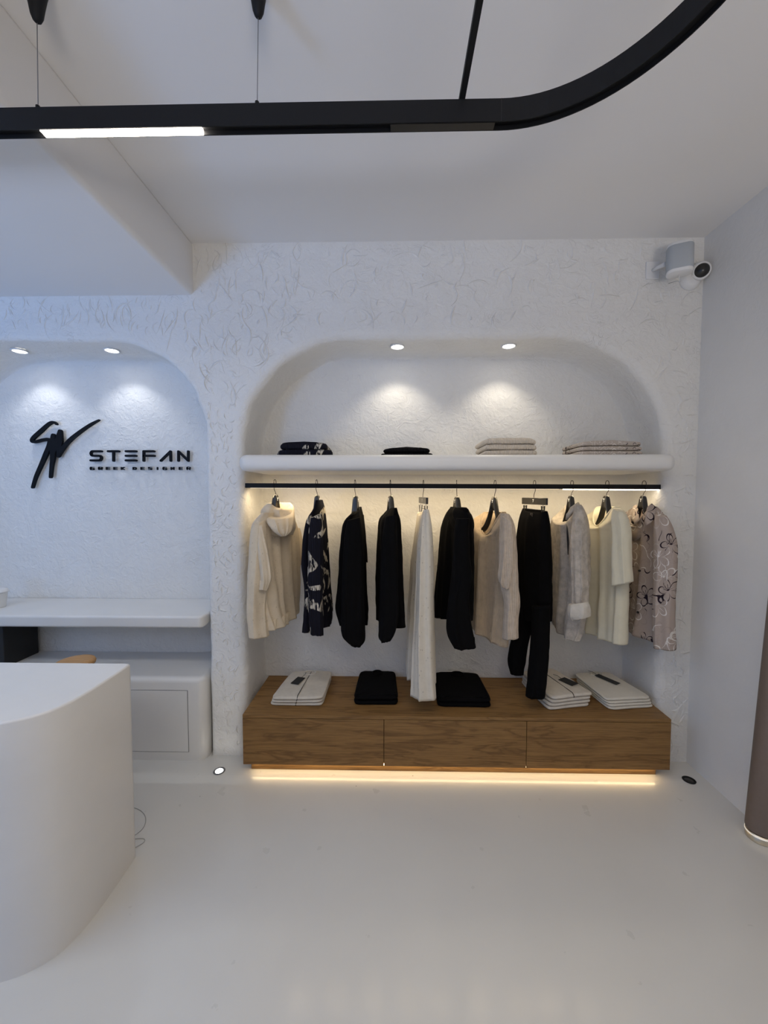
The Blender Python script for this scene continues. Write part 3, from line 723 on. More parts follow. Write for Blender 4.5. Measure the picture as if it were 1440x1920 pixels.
# ------------------------------------------------------------------ garment lofts
EYEV = Vector((0, 0, EYE))
def cat(p, i, t):
    n_ = len(p); a0, a1, a2, a3 = p[max(i-1, 0)], p[i], p[i+1], p[min(i+2, n_-1)]
    return .5*((2*a1)+(a2-a0)*t+(2*a0-5*a1+4*a2-a3)*t*t+(3*a1-a0-3*a2+a3)*t**3)
def loft(g, rows, Yl, Yr, th, folds=.006, k=7, seed=0, drop=0.0, open_top=False, hem=True, seg=96, per=9, flat_=.85, topw=.15, jit=.002):
    n_ = len(rows)
    yl = Yl if isinstance(Yl, (list, tuple)) else [Yl]*n_; yr = Yr if isinstance(Yr, (list, tuple)) else [Yr]*n_
    tt = th if isinstance(th, (list, tuple)) else [th]*n_
    L = [at(r_[0], r_[1], y) for r_, y in zip(rows, yl)]; Rr = [at(r_[2], r_[3], y) for r_, y in zip(rows, yr)]
    T = [Vector((t_, 0, 0)) for t_ in tt]
    R_ = random.Random(seed); ph = [R_.uniform(0, 6.28) for _ in range(8)]
    rg = []; tot = (n_-1)*per; cs = []
    for q in range(tot+1):
        i = min(q//per, n_-2); t = q/per - i
        a_, b_ = cat(L, i, t), cat(Rr, i, t); t_ = max(cat(T, i, t).x, .004)
        C_ = (a_+b_)/2; A = (b_-a_)/2; An = Vector((A.x, A.y, 0)).normalized(); Nn = Vector((An.y, -An.x, 0))
        if Nn.dot(C_-EYEV) > 0: Nn = -Nn
        w_ = topw + (1-topw)*min(1.0, q/tot*1.6)
        dist = (cs[0].z - C_.z) if cs else 0.0
        dr = max(0.0, drop - .8*dist) if drop else 0.0
        ring = []
        for j in range(seg):
            th_ = 2*PI*j/seg; c, s = math.cos(th_), math.sin(th_)
            u = math.copysign(abs(c)**.92, c); v_ = math.copysign(abs(s)**flat_, s)
            z01 = q/tot
            side = 1 if s >= 0 else -1
            fo = math.sin(k*u + ph[0] + .9*z01*math.sin(ph[1])) * .6 + math.sin(k*1.9*u + ph[2] - 1.1*z01) * .3 + math.sin(k*.55*u+ph[3]+2.0*z01)*.4
            if side < 0: fo = math.sin(k*.8*u + ph[4]) * .7 + math.sin(k*1.7*u+ph[5])*.3
            cr = 1-abs(math.sin(k*.62*u + ph[6] + .5*z01*side)); fo = fo*.8 + (cr**2.2)*1.3*side - .3
            p = C_ + A*u + Nn*(v_*t_ + fo*folds*1.5*w_*abs(s)**.5)
            nz = mnoise.noise(Vector((p.x*14+seed, p.y*14, p.z*9))) + .5*mnoise.noise(Vector((p.x*30+seed, p.y*30, p.z*26+p.x*20)))
            p = p + Nn*nz*jit*2*w_ + An*mnoise.noise(Vector((p.z*18+seed*3, u*2, side)))*jit*1.5*w_
            if dr and s > 0: p.z -= dr*(1-c*c)**.8
            if q == tot: p.z += mnoise.noise(Vector((u*3, seed, side)))*.003
            ring.append(p)
        rg.append(ring); cs.append(C_)
    def inset(ring, f, dz):
        c = sum((p for p in ring), Vector())/len(ring)
        return [c + (p-c)*f + Vector((0, 0, dz)) for p in ring]
    if hem:
        rg.append(inset(rg[-1], .955, .002)); rg.append(inset(rg[-1], .93, .05))
    if open_top:
        t0 = rg[0]; rg = [inset(t0, .80, -.11), inset(t0, .88, -.05), inset(t0, .93, -.003)] + rg
    g.rings(rg, True, True, True)
    return cs
def rope(g, pts, r, seg=8): g.tube(pts, r, seg)
def patch(g, pts, th):
    P = [at(x, y, Y) for x, y, Y in pts]; c = sum(P, Vector())/len(P)
    Nn = (P[1]-P[0]).cross(P[2]-P[0]).normalized()
    if Nn.dot(c-EYEV) > 0: Nn = -Nn
    # rounded pillow-like flap
    ins = [c + (p-c)*.86 for p in P]
    rg = [[p - Nn*th*.5 for p in ins], [p for p in P], [p + Nn*th*.5 for p in ins], [c+(p-c)*.4 + Nn*th*.7 for p in P]]
    g.rings(rg, True, True, True)
def garment(name, px, py, label, cat_):
    p = at(px, py, 2.24); return empty(name, p, label, cat_, 'garments on the black rail')
def neck_ring(g, rows0, Yl, Yr, th, drop, r):
    a_, b_ = at(rows0[0], rows0[1], Yl), at(rows0[2], rows0[3], Yr); C_ = (a_+b_)/2; A = (b_-a_)/2
    An = Vector((A.x, A.y, 0)).normalized(); Nn = Vector((An.y, -An.x, 0))
    if Nn.dot(C_-EYEV) > 0: Nn = -Nn
    P = []
    for j in range(41):
        q = 2*PI*j/40; c, s = math.cos(q), math.sin(q); p = C_ + A*c + Nn*math.copysign(abs(s)**.85, s)*th
        if s > 0: p.z -= drop*(1-c*c)**.8
        P.append(p)
    g.tube(P, r, 8)

# 1 cream hooded top
rt = garment('hooded_top', 515, 1060, 'cream hooded long-sleeved top, first from the left on the rail', 'hoodie')
b1 = MB(); loft(b1, [(494, 962, 540, 958), (484, 974, 548, 972), (476, 990, 554, 988), (475, 1020, 557, 1015), (479, 1060, 558, 1055), (486, 1110, 557, 1095), (493, 1150, 555, 1125), (505, 1183, 553, 1147)], 2.09, 2.40, [.03, .045, .055, .05, .05, .05, .05, .05], .012, 8, 1); b1.build('body', M['linen_cream'], rt)
s1 = MB(); loft(s1, [(476, 984, 494, 974), (470, 1005, 498, 1000), (467, 1045, 503, 1045), (464, 1085, 508, 1080), (463, 1120, 501, 1110), (463, 1155, 500, 1150), (467, 1197, 505, 1191)], 2.05, 2.11, [.02, .035, .04, .045, .04, .035, .032], .005, 4, 11); loft(s1, [(482, 985, 494, 984), (484, 1030, 501, 1028), (488, 1058, 506, 1055), (491, 1083, 510, 1082), (491, 1107, 497, 1110)], [2.06, 2.03, 2.025, 2.025, 2.03], 2.07, [.010, .024, .024, .022, .012], .004, 4, 15); s1.build('sleeve', M['linen_cream'], rt)
s1 = MB(); loft(s1, [(549, 990, 556, 990), (552, 1010, 562, 1012), (554, 1035, 567, 1038), (554, 1062, 564, 1050)], 2.40, 2.46, .03, .004, 4, 12); s1.build('sleeve', M['linen_cream'], rt)
h1 = MB(); loft(h1, [(505, 944, 542, 942), (497, 952, 547, 949), (493, 963, 549, 962), (499, 977, 549, 974), (508, 991, 548, 986), (520, 1003, 541, 1002)], 2.16, 2.30, [.035, .055, .07, .072, .06, .03], .009, 5, 13, open_top=True, hem=False, drop=.03, topw=.6, jit=.004); h1.build('hood', M['linen_cream'], rt)
h1 = MB(); loft(h1, [(498, 962, 549, 955), (499, 974, 550, 970), (505, 987, 549, 984), (515, 998, 545, 997), (526, 1006, 537, 1004)], [2.14, 2.11, 2.09, 2.09, 2.10], [2.24, 2.20, 2.17, 2.14, 2.12], [.030, .036, .036, .028, .014], .006, 5, 16, open_top=True, hem=False, drop=.03, topw=.6, jit=.003)
h1.build('hood_fold', M['linen_cream'], rt)
coat_hanger(517, 928, (474,985,2.09),(552,985,2.40), 'black hanger in the cream hooded top')

# 2 printed black knit
rt = garment('printed_knit_top', 596, 1060, 'black ribbed knit top with cream brush-stroke print on the rail', 'top')
b1 = MB(); loft(b1, [(593, 938, 603, 937), (589, 955, 606, 953), (578, 975, 608, 972), (572, 1008, 611, 1000), (568, 1060, 613, 1045), (574, 1103, 618, 1090), (573, 1150, 623, 1145), (570, 1187, 620, 1168)], 2.10, 2.38, [.012, .02, .03, .035, .035, .035, .035, .035], .007, 6, 2); b1.build('body', M['brush'], rt)
s1 = MB(); loft(s1, [(583, 972, 603, 962), (579, 1000, 606, 1000), (577, 1060, 606, 1060), (578, 1110, 605, 1110), (579, 1160, 606, 1155), (583, 1190, 606, 1189)], 2.04, 2.07, [.015, .03, .035, .035, .035, .03], .004, 4, 21); s1.build('sleeve', M['brush'], rt)
s1 = MB(); loft(s1, [(600, 960, 607, 958), (604, 1000, 611, 1000), (608, 1070, 616, 1070), (612, 1140, 623, 1145)], 2.40, 2.42, .03, .004, 4, 22); s1.build('sleeve', M['brush'], rt)
coat_hanger(595, 929, (578,975,2.10),(608,972,2.38), 'black hanger in the black and cream brush-stroke print top')

# 3, 4 plain black tops
rt = garment('long_sleeve_top', 664, 1080, 'plain black top with a wide pointed hem, between print and second black top', 'top')
b1 = MB(); loft(b1, [(659, 966, 676, 950), (651, 978, 677, 968), (646, 1000, 681, 1000), (641, 1060, 683, 1050), (637, 1110, 685, 1100), (632, 1143, 688, 1140), (640, 1174, 688, 1171)], 2.10, 2.38, [.015, .03, .035, .035, .035, .035, .03], .006, 6, 3); b1.build('body', M['black_cloth'], rt)
s1 = MB(); loft(s1, [(652, 976, 675, 970), (646, 1010, 680, 1010), (642, 1080, 682, 1080), (640, 1140, 683, 1140), (640, 1186, 685, 1190), (651, 1204, 682, 1205), (662, 1213, 672, 1212)], 2.04, 2.07, [.015, .035, .035, .035, .03, .03, .02], .004, 4, 31); s1.build('sleeve', M['black_cloth'], rt)
s1 = MB(); loft(s1, [(672, 965, 678, 965), (676, 1010, 683, 1010), (678, 1052, 687, 1054)], 2.41, 2.43, .03, .003, 4, 32); s1.build('sleeve', M['black_cloth'], rt)
coat_hanger(667, 930, (648,985,2.10),(680,985,2.38), 'black hanger in the plain black top with pointed hem')
rt = garment('long_sleeve_top', 732, 1080, 'plain black narrow top, right of the other plain black top', 'top')
b1 = MB(); loft(b1, [(731, 952, 742, 952), (723, 962, 743, 962), (715, 976, 745, 978), (712, 1010, 747, 1015), (709, 1055, 749, 1060), (708, 1100, 751, 1100), (709, 1160, 755, 1178)], 2.38, 2.10, [.012, .02, .035, .035, .035, .035, .035], .006, 6, 4); b1.build('body', M['black_cloth'], rt)
s1 = MB(); loft(s1, [(724, 968, 742, 966), (717, 1010, 744, 1010), (713, 1080, 746, 1080), (711, 1140, 747, 1150), (710, 1180, 742, 1180), (711, 1196, 738, 1191), (718, 1204, 730, 1203)], 2.07, 2.04, [.015, .03, .03, .03, .03, .03, .02], .004, 4, 41); s1.build('sleeve', M['black_cloth'], rt)
s1 = MB(); loft(s1, [(718, 975, 722, 970), (712, 1020, 720, 1020), (707, 1098, 716, 1099)], 2.42, 2.41, .025, .003, 4, 42); s1.build('sleeve', M['black_cloth'], rt)
coat_hanger(733, 930, (715,980,2.38),(745,980,2.10), 'black hanger in the plain black narrow top')

# 5 long ivory speckled skirt on a clip hanger
rt = garment('long_skirt', 793, 1130, 'long ivory speckled skirt clipped at the waist, hanging to the drawer unit', 'skirt')
b1 = MB(); loft(b1, [(784, 960, 800, 957), (783, 980, 803, 985), (776, 1040, 806, 1030), (772, 1090, 808, 1090), (769, 1150, 808, 1160), (767, 1210, 809, 1220), (766, 1262, 810, 1285)], 2.36, 2.14, [.012, .02, .03, .035, .04, .045, .045], .010, 7, 5, drop=.02, open_top=True); b1.build('back_panel', M['linen_ivory'], rt)
s1 = MB(); loft(s1, [(795, 957, 802, 955), (790, 985, 806, 985), (785, 1026, 809, 1020), (782, 1090, 810, 1078), (778, 1160, 810, 1153), (774, 1230, 812, 1238), (770, 1303, 817, 1311)], 2.13, 2.07, [.010, .022, .03, .035, .035, .04, .04], .007, 5, 51); s1.build('front_panel', M['linen_ivory'], rt)
def clip_hanger(px, ptop, xl, xr, Yl_, Yr_, yb, label, clips, extra=True):
    p = at(px, ptop, YR); root_ = empty('clip_hanger', p, label, 'hanger', HK)
    L = at(xl, ptop+1, Yl_); R2 = at(xr, ptop+2, Yr_); A = (R2-L); An = A.normalized(); Nn = Vector((An.y, -An.x, 0)).normalized()
    if Nn.y > 0: Nn = -Nn
    hgt = at(xl, ptop, Yl_).z - at(xl, yb, Yl_).z
    g = MB(); g.prism([L+Nn*.006, R2+Nn*.006, R2-Nn*.006, L-Nn*.006], (0, 0, -hgt)); g.build('bar', M['black_gloss'], root_, .0025)
    hook(p.x, YR, p.z-.003, 1.563 - .008*(p.x-RX0)/2.3, root_, lean=0.004)
    for (t, ct, cb) in clips:
        c = L.lerp(R2, t); z0 = c.z-hgt
        g = MB()
        for s in (-1, 1):
            q = c + An*.0*s + Nn*.007*s; g.prism([q+An*.005+Vector((0, 0, z0-ct-q.z)), q-An*.005+Vector((0, 0, z0-ct-q.z)), q-An*.005-Nn*.004*s+Vector((0, 0, z0-cb-q.z)), q+An*.005-Nn*.004*s+Vector((0, 0, z0-cb-q.z))], Nn*.003*s)
        cl = g.build('clip', M['black_plastic'], root_)
        g = MB(); g.tube([Vector((c.x, c.y, z0+.004)), Vector((c.x, c.y, z0-ct-.012))], .0018, 6); g.build('clip_wire', M['steel'], cl)
    g = MB(); a_ = L.lerp(R2, clips[0][0]); b_ = L.lerp(R2, clips[-1][0]); g.tube([Vector((a_.x, a_.y, a_.z-hgt-.028)), Vector((b_.x, b_.y, b_.z-hgt-.028))], .0015, 6); g.build('clip_rod', M['black_metal'], root_)
    c = L.lerp(R2, .5) + Nn*.0065; g = MB()
    for (u0, v0, u1, v1) in ((-.005, -.008, 0, -.015), (.005, -.008, 0, -.015), (0, -.015, -.002, -.024)):
        p0 = c+An*u0+Vector((0, 0, v0)); p1 = c+An*u1+Vector((0, 0, v1)); nn = (p1-p0).normalized().cross(Nn).normalized()*.001; g.prism([p0+nn, p1+nn, p1-nn, p0-nn], Nn*.001)
    g.build('white_logo', M['white_mark'], root_); return root_
clip_hanger(793, 931, 787, 801, 2.36, 2.11, 942, 'black clip hanger holding the long ivory skirt', [(.15, .010, .05), (.85, .010, .05)])

# 6 black jacket with collar
rt = garment('black_jacket', 855, 1080, 'black long-sleeved jacket with a loose high collar, in front of the beige knit', 'jacket')
b1 = MB(); loft(b1, [(847, 953, 873, 954), (838, 966, 879, 972), (831, 990, 881, 998), (824, 1046, 882, 1050), (818, 1110, 882, 1100), (813, 1154, 880, 1165)], 2.40, 2.10, [.03, .04, .045, .045, .045, .045], .008, 7, 6); b1.build('body', M['black_cloth'], rt)
s1 = MB(); loft(s1, [(856, 972, 880, 972), (852, 1000, 879, 1000), (850, 1040, 880, 1040), (846, 1085, 885, 1085), (840, 1130, 879, 1118), (837, 1165, 883, 1165), (839, 1190, 888, 1192), (852, 1215, 892, 1215)], 2.07, 2.03, [.02, .035, .04, .04, .035, .035, .035, .03], .004, 4, 61); s1.build('sleeve', M['black_cloth'], rt)
h1 = MB(); loft(h1, [(849, 950, 872, 952), (846, 958, 875, 960), (845, 968, 880, 968), (853, 985, 884, 985), (862, 1002, 885, 1008)], [2.28, 2.28, 2.28, 2.2, 2.12], [2.12, 2.1, 2.08, 2.06, 2.05], [.025, .035, .04, .035, .02], .005, 5, 62, open_top=True, hem=False, topw=.6); h1.build('collar', M['black_cloth'], rt)
coat_hanger(857, 932, (836,970,2.40),(880,975,2.10), 'black hanger in the black jacket')

# 7 beige knit sweater
rt = garment('knit_sweater', 922, 1080, 'beige loose ribbed knit sweater with round neck, beside black trousers', 'sweater')
r0 = [(908, 961, 942, 961), (899, 966, 952, 967), (888, 976, 961, 982), (882, 1015, 964, 1015), (880, 1075, 961, 1085), (880, 1125, 957, 1145), (883, 1168, 950, 1214)]
b1 = MB(); loft(b1, r0, 2.36, [2.14]+[2.10]*6, [.045, .048, .05, .05, .05, .05, .05], .008, 7, 7, drop=.125, open_top=True); b1.build('body', M['knit_beige'], rt)
g = MB(); neck_ring(g, r0[0], 2.36, 2.14, .045, .125, .0045); g.build('neckband', M['knit_beige'], rt)
s1 = MB(); loft(s1, [(941, 962, 952, 964), (940, 980, 962, 984), (938, 1012, 966, 1012), (936, 1055, 969, 1055), (938, 1090, 971, 1095), (947, 1125, 972, 1130), (947, 1160, 967, 1165), (944, 1196, 968, 1199)], 2.08, 2.02, [.015, .03, .04, .04, .035, .035, .03, .03], .005, 4, 71); loft(s1, [(942, 966, 958, 975), (938, 1010, 963, 1015), (936, 1050, 962, 1058), (934, 1084, 957, 1094), (943, 1099, 951, 1105)], 2.045, 2.005, [.012, .02, .022, .02, .012], .004, 4, 73); s1.build('sleeve', M['knit_pale'], rt)
s1 = MB(); loft(s1, [(886, 978, 893, 974), (880, 1010, 892, 1010), (877, 1070, 890, 1070), (878, 1130, 889, 1135)], 2.42, 2.40, .03, .004, 4, 72); s1.build('sleeve', M['knit_beige'], rt)
g = MB(); patch(g, [(930, 968, 2.262), (937, 968, 2.24), (937, 975, 2.24), (930, 975, 2.262)], .002); g.build('neck_label', M['tag'], rt)
coat_hanger(927, 932, (888,978,2.36),(961,984,2.10), 'black hanger in the beige knit sweater')

# 8 black trousers
rt = garment('black_trousers', 1000, 1120, 'long black trousers clipped at the waist, hanging to the folded tops', 'trousers')
b1 = MB(); loft(b1, [(981, 953, 1025, 959), (977, 970, 1027, 976), (973, 1005, 1028, 1010), (970, 1060, 1030, 1060), (971, 1110, 1031, 1120), (971, 1160, 1031, 1166)], 2.34, 2.14, [.022, .035, .045, .045, .045, .04], .006, 6, 8, hem=False, drop=.012, open_top=True); b1.build('seat', M['black_cloth'], rt)
s1 = MB(); loft(s1, [(998, 1135, 1031, 1135), (996, 1191, 1030, 1200), (991, 1250, 1027, 1258), (986, 1302, 1021, 1309)], 2.18, 2.12, .04, .004, 4, 81); s1.build('leg', M['black_cloth'], rt)
s1 = MB(); loft(s1, [(971, 1135, 1000, 1135), (967, 1172, 995, 1180), (958, 1205, 987, 1214), (953, 1240, 983, 1245), (962, 1262, 977, 1267)], 2.34, 2.26, [.04, .04, .035, .035, .03], .004, 4, 82); s1.build('leg', M['black_cloth'], rt)
g = MB(); patch(g, [(994, 962, 2.225), (999, 962, 2.205), (999, 972, 2.205), (994, 972, 2.225)], .003); g.build('waist_button', M['button'], rt)
clip_hanger(1001, 932, 980, 1026, 2.36, 2.14, 944, 'wide black clip hanger holding the black trousers', [(.12, .006, .055), (.85, .006, .055)])

# 9 greige linen shirt
rt = garment('linen_shirt', 1070, 1060, 'greige crumpled linen shirt with rolled cuff and open front', 'shirt')
b1 = MB(); loft(b1, [(1060, 950, 1084, 946), (1048, 962, 1090, 962), (1038, 975, 1095, 980), (1040, 1012, 1097, 1020), (1040, 1070, 1096, 1080), (1039, 1120, 1090, 1135), (1040, 1160, 1083, 1180), (1048, 1172, 1076, 1203)], 2.38, 2.12, [.03, .045, .05, .05, .045, .045, .045, .035], .014, 7, 9, drop=.09, open_top=True, jit=.004); b1.build('body', M['linen_grey'], rt)
s1 = MB(); loft(s1, [(1081, 945, 1088, 948), (1075, 975, 1097, 975), (1070, 1005, 1101, 1005), (1069, 1045, 1102, 1045), (1071, 1090, 1103, 1092), (1074, 1140, 1103, 1138)], 2.08, 2.03, [.012, .03, .035, .035, .035, .035], .008, 4, 91, jit=.004); s1.build('sleeve', M['linen_grey'], rt)
s1 = MB(); loft(s1, [(1068, 1132, 1100, 1129), (1065, 1143, 1105, 1136), (1067, 1154, 1106, 1147), (1075, 1163, 1104, 1157)], 2.08, 2.01, [.038, .046, .046, .04], .004, 4, 92, jit=.004); s1.build('rolled_cuff', cloth('pale_linen_reverse', (.66, .61, .53), var=.15, bumpn=.5), rt)
s1 = MB(); loft(s1, [(1032, 982, 1042, 978), (1029, 1020, 1041, 1018), (1030, 1070, 1041, 1072), (1033, 1121, 1040, 1123)], 2.42, 2.40, .03, .005, 4, 93); s1.build('sleeve', M['linen_grey'], rt)
g = MB(); rope(g, [at(1084, 944, 2.13), at(1074, 955, 2.09), at(1066, 966, 2.10), at(1062, 974, 2.13)], [.008, .016, .013, .005], 10); g.build('collar', M['linen_grey'], rt); g = MB(); rope(g, [at(1060, 948, 2.36), at(1060, 958, 2.34), at(1062, 968, 2.30)], [.004, .007, .004], 8); g.build('collar', M['linen_grey'], rt)
g = MB(); rope(g, [at(1063, 978, 2.185), at(1064, 1000, 2.18), at(1065, 1020, 2.18), at(1065, 1040, 2.18)], [.002, .005, .005, .002], 8); g.build('opening_shade', M['button'], rt)  # dark strip that paints the shade in the gap of the open front
coat_hanger(1071, 930, (1038,977,2.38),(1095,981,2.12), 'black hanger in the greige linen shirt')

# 10 cream t-shirt
rt = garment('cream_tshirt', 1138, 1060, 'plain cream short-sleeved T-shirt with round neck on the rail', 't-shirt')
r0 = [(1121, 951, 1153, 951), (1112, 959, 1163, 960), (1098, 973, 1170, 976), (1096, 1015, 1172, 1020), (1097, 1080, 1171, 1090), (1097, 1130, 1170, 1155), (1097, 1176, 1169, 1210)]
b1 = MB(); loft(b1, r0, [2.36]+[2.42]*6, [2.16]+[2.09]*6, [.05, .052, .055, .05, .05, .055, .055], .013, 9, 10, drop=.105, open_top=True); b1.build('body', M['tee'], rt)
g = MB(); neck_ring(g, r0[0], 2.36, 2.16, .05, .105, .0045); g.build('neckband', M['tee'], rt)
s1 = MB(); loft(s1, [(1152, 954, 1164, 960), (1150, 972, 1174, 976), (1151, 1000, 1180, 1000), (1149, 1045, 1182, 1042), (1147, 1098, 1186, 1091)], 2.09, 2.02, [.015, .035, .04, .04, .045], .004, 4, 101); s1.build('sleeve', M['tee'], rt)
coat_hanger(1137, 930, (1098,975,2.42),(1170,977,2.09), 'black hanger in the cream T-shirt')

# 11 floral shirt
rt = garment('floral_shirt', 1215, 1060, 'taupe button shirt with black and white line-drawn flowers at the right end', 'shirt')
r0 = [(1190, 950, 1222, 950), (1178, 958, 1236, 962), (1167, 968, 1246, 982), (1172, 1000, 1249, 1020), (1172, 1060, 1247, 1080), (1171, 1120, 1240, 1145), (1170, 1170, 1230, 1205)]
b1 = MB(); loft(b1, r0, [2.36]+[2.42]*6, [2.16]+[2.12]*6, [.05, .052, .055, .05, .05, .05, .05], .008, 6, 14, drop=.10, open_top=True); b1.build('body', M['floral'], rt)
s1 = MB(); loft(s1, [(1234, 962, 1246, 970), (1228, 990, 1261, 994), (1226, 1030, 1270, 1024), (1225, 1080, 1270, 1075), (1224, 1130, 1266, 1130), (1223, 1175, 1266, 1180), (1226, 1213, 1268, 1218)], 2.10, 2.03, [.02, .04, .045, .04, .04, .04, .04], .004, 4, 111); s1.build('sleeve', M['floral'], rt)
g = MB(); patch(g, [(1214, 950, 2.12), (1222, 944, 2.16), (1229, 950, 2.15), (1229, 968, 2.10), (1221, 980, 2.08), (1211, 986, 2.10), (1208, 975, 2.11)], .014); g.build('collar_flap', M['floral'], rt)
g = MB(); patch(g, [(1188, 948, 2.32), (1194, 946, 2.30), (1197, 958, 2.22), (1199, 975, 2.17), (1190, 983, 2.19), (1184, 972, 2.27)], .012); g.build('collar_flap', M['floral'], rt)
for by, byY in ((1070, 2.185), (1148, 2.19)):
    p = at(1199 if by < 1100 else 1196, by, byY); g = MB(); g.lathe(p, [(.001, -.003), (.0065, -.003), (.0065, .003), (.001, .004)], 16, Vector((-.4, -1, 0))); g.build('button', M['button'], rt)
coat_hanger(1206, 930, (1167,970,2.42),(1246,984,2.12), 'black hanger in the taupe floral shirt')

# ------------------------------------------------------------------ folded clothes
def ZB_(z): return SH_T if z > 1 else ZC
def folded(name, label, cat_, group, cx_, cy_, z0, wf, wb, dep, h_, rot, mat, seed, puff=.006, collar=False, tagp=None, zipl=False, skew=0.0):
    R_ = random.Random(seed)
    root_ = empty(name, (cx_, cy_, z0), label, cat_, group)
    cr, sr = math.cos(rot), math.sin(rot)
    def W(u, v, z):      # u in -1..1 width, v in -1 (front) .. 1 (back)
        hw = (wf*(1-v)/2 + wb*(1+v)/2)/2; x = u*hw + skew*v; y = v*dep/2
        return Vector((cx_ + x*cr - y*sr, cy_ + x*sr + y*cr, z0 + z))
    def ring(f, z, zn=0.0):
        out = []
        for j in range(72):
            q = 2*PI*j/72; c, s = math.cos(q), math.sin(q); e = .17
            u = math.copysign(abs(c)**e, c)*f; v = math.copysign(abs(s)**e, s)*f
            wv = 1 + .030*mnoise.noise(Vector((u*2.2, v*2.2, seed//10*7+.2*seed)))+.015*mnoise.noise(Vector((u*6, v*6, seed)))
            zz = z + zn*(puff*(math.cos(u*PI/2)*.9 + .35*mnoise.noise(Vector((u*1.7+seed, v*1.7, 2)))) + .0015*mnoise.noise(Vector((u*6, v*6, seed)))) + min(1, h_*0+1)*(z0-ZB_(z0))*.10*mnoise.noise(Vector((u*1.6, v*1.3, seed//10*3.1)))
            out.append(W(u*wv, v*wv, max(zz, .0006)))
        return out
    e = min(h_/2, .012)
    eu = e/(max(wf, wb)/2)
    rg = [ring(1-eu*1.0, .0006)]
    for k in range(1, 8):
        a_ = k/8*PI; rg.append(ring(1-eu*(1-math.sin(a_)), h_/2 - h_/2*math.cos(a_), (k/8)**2*.5))
    for f, zz in ((1-eu, 1), (.93, 1), (.85, 1), (.7, 1), (.5, 1), (.3, 1), (.12, 1)): rg.append(ring(f, h_, .5+.5*min(1, (1-f)*3)))
    g_ = MB(); g_.rings(rg); g_.build('folded_body', mat, root_)
    topz = lambda u, v: h_ + puff*math.cos(u*PI/2)*.9 + .0025
    if collar:
        g_ = MB(); P = []
        for k in range(25):
            q = k/24*2*PI; P.append(W(.27*math.cos(q), .71+.17*math.sin(q), topz(.2, 1)-.0010+.002*max(0, math.sin(q))))
        g_.tube(P, .0048, 8); g_.build('collar', mat, root_)
    if zipl:
        g_ = MB(); P = [W(.02, v, topz(0, v)-.0015) for v in [-.93, -.6, -.3, 0, .3, .6, .8]]; P = [W(.02, -1.012, h_*.2), W(.02, -1.018, h_*.55), W(.02, -1.0, h_*.95)] + P
        g_.tube(P, .0018, 6); g_.build('front_zip', M['tag'], root_)
    if tagp:
        u0, v0, ang, tw, tl = tagp; c0 = W(u0, v0, topz(u0, v0)+.0035)
        d = Vector((math.cos(ang), math.sin(ang), 0)); n2 = Vector((-d.y, d.x, 0))
        g_ = MB(); g_.prism([c0-d*tw/2-n2*tl/2, c0+d*tw/2-n2*tl/2, c0+d*tw/2+n2*tl/2, c0-d*tw/2+n2*tl/2], (0, 0, .0012)); tg = g_.build('hang_tag', M['tag'], root_)
        g_ = MB(); e0 = c0 + n2*tl/2; g_.tube([e0, e0+n2*.03+d*.006+Vector((0, 0, .004)), e0+n2*.055+Vector((0, 0, .003))], .0012, 6); g_.build('tag_string', M['tag'], tg)
    return root_
def stack(n_, names, **kw): pass
pos3 = ('lowest', 'middle', 'topmost')
# on the drawer unit
z = ZC+.0005
for k in range(3):
    folded('folded_cardigan', '%s folded cream cardigan with dark front line, left stack on the drawer unit' % pos3[k], 'folded top', 'cream cardigans at the left of the drawer unit',
           -.520+.003*k, 2.322-.004*k, z, .300-.004*k, .258, .335, .0155, -.01+.012*k, M['folded_cream'], 60+k, puff=.003 if k < 2 else .008, collar=(k == 2), zipl=True,
           tagp=(-.32, .05, -.28, .050, .088) if k == 2 else None, skew=.012); z += .0185
z = ZC+.0005
for k in range(2):
    folded('folded_sweater', '%s folded black top in the narrower black pile on the drawer unit' % ('lower', 'upper')[k], 'folded top', 'narrow black pile on the drawer unit',
           -.088, 2.335, z, .250, .225, .330, .022, .01*k, M['black_cloth'], 70+k, puff=.004 if k == 0 else .008, collar=(k == 1)); z += .027
z = ZC+.0005
for k in range(2):
    folded('folded_sweater', '%s folded black top in the wider black pile, right of the long skirt' % ('lower', 'upper')[k], 'folded top', 'wide black pile on the drawer unit',
           .405, 2.325, z, .300, .275, .335, .022, -.03+.01*k, M['black_cloth'], 80+k, puff=.004 if k == 0 else .008, collar=(k == 1)); z += .027
z = ZC+.0005; p4 = ('lowest', 'second lowest', 'second from top', 'topmost')
for k in range(4):
    folded('folded_linen_top', '%s folded pale linen top in the stack behind the black trousers' % p4[k], 'folded top', 'linen tops behind the black trousers',
           .945+.004*k, 2.322, z, .262+.006*(k % 2), .220, .330, .0165, .20+.015*k, M['folded_cream'], 90+k, puff=.003 if k < 3 else .008, collar=(k == 3),
           tagp=(.50, -.25, .55, .060, .090) if k == 3 else ((.72, -.90, .1, .03, .02) if k == 1 else None), zipl=(k == 3)); z += .0195
z = ZC+.0005
for k in range(4):
    folded('folded_ivory_top', '%s folded ivory top in the far right stack on the drawer unit' % p4[k], 'folded top', 'ivory tops at the right end of the drawer unit',
           1.290-.003*k, 2.318+.003*k, z, .275-.003*k, .235, .315, .0125, .13-.012*k, M['folded_ivory'], 100+k, puff=.0025 if k < 3 else .009, collar=(k == 3),
           tagp=(.10, .22, .50, .040, .135) if k == 3 else None, skew=-.01); z += .0150
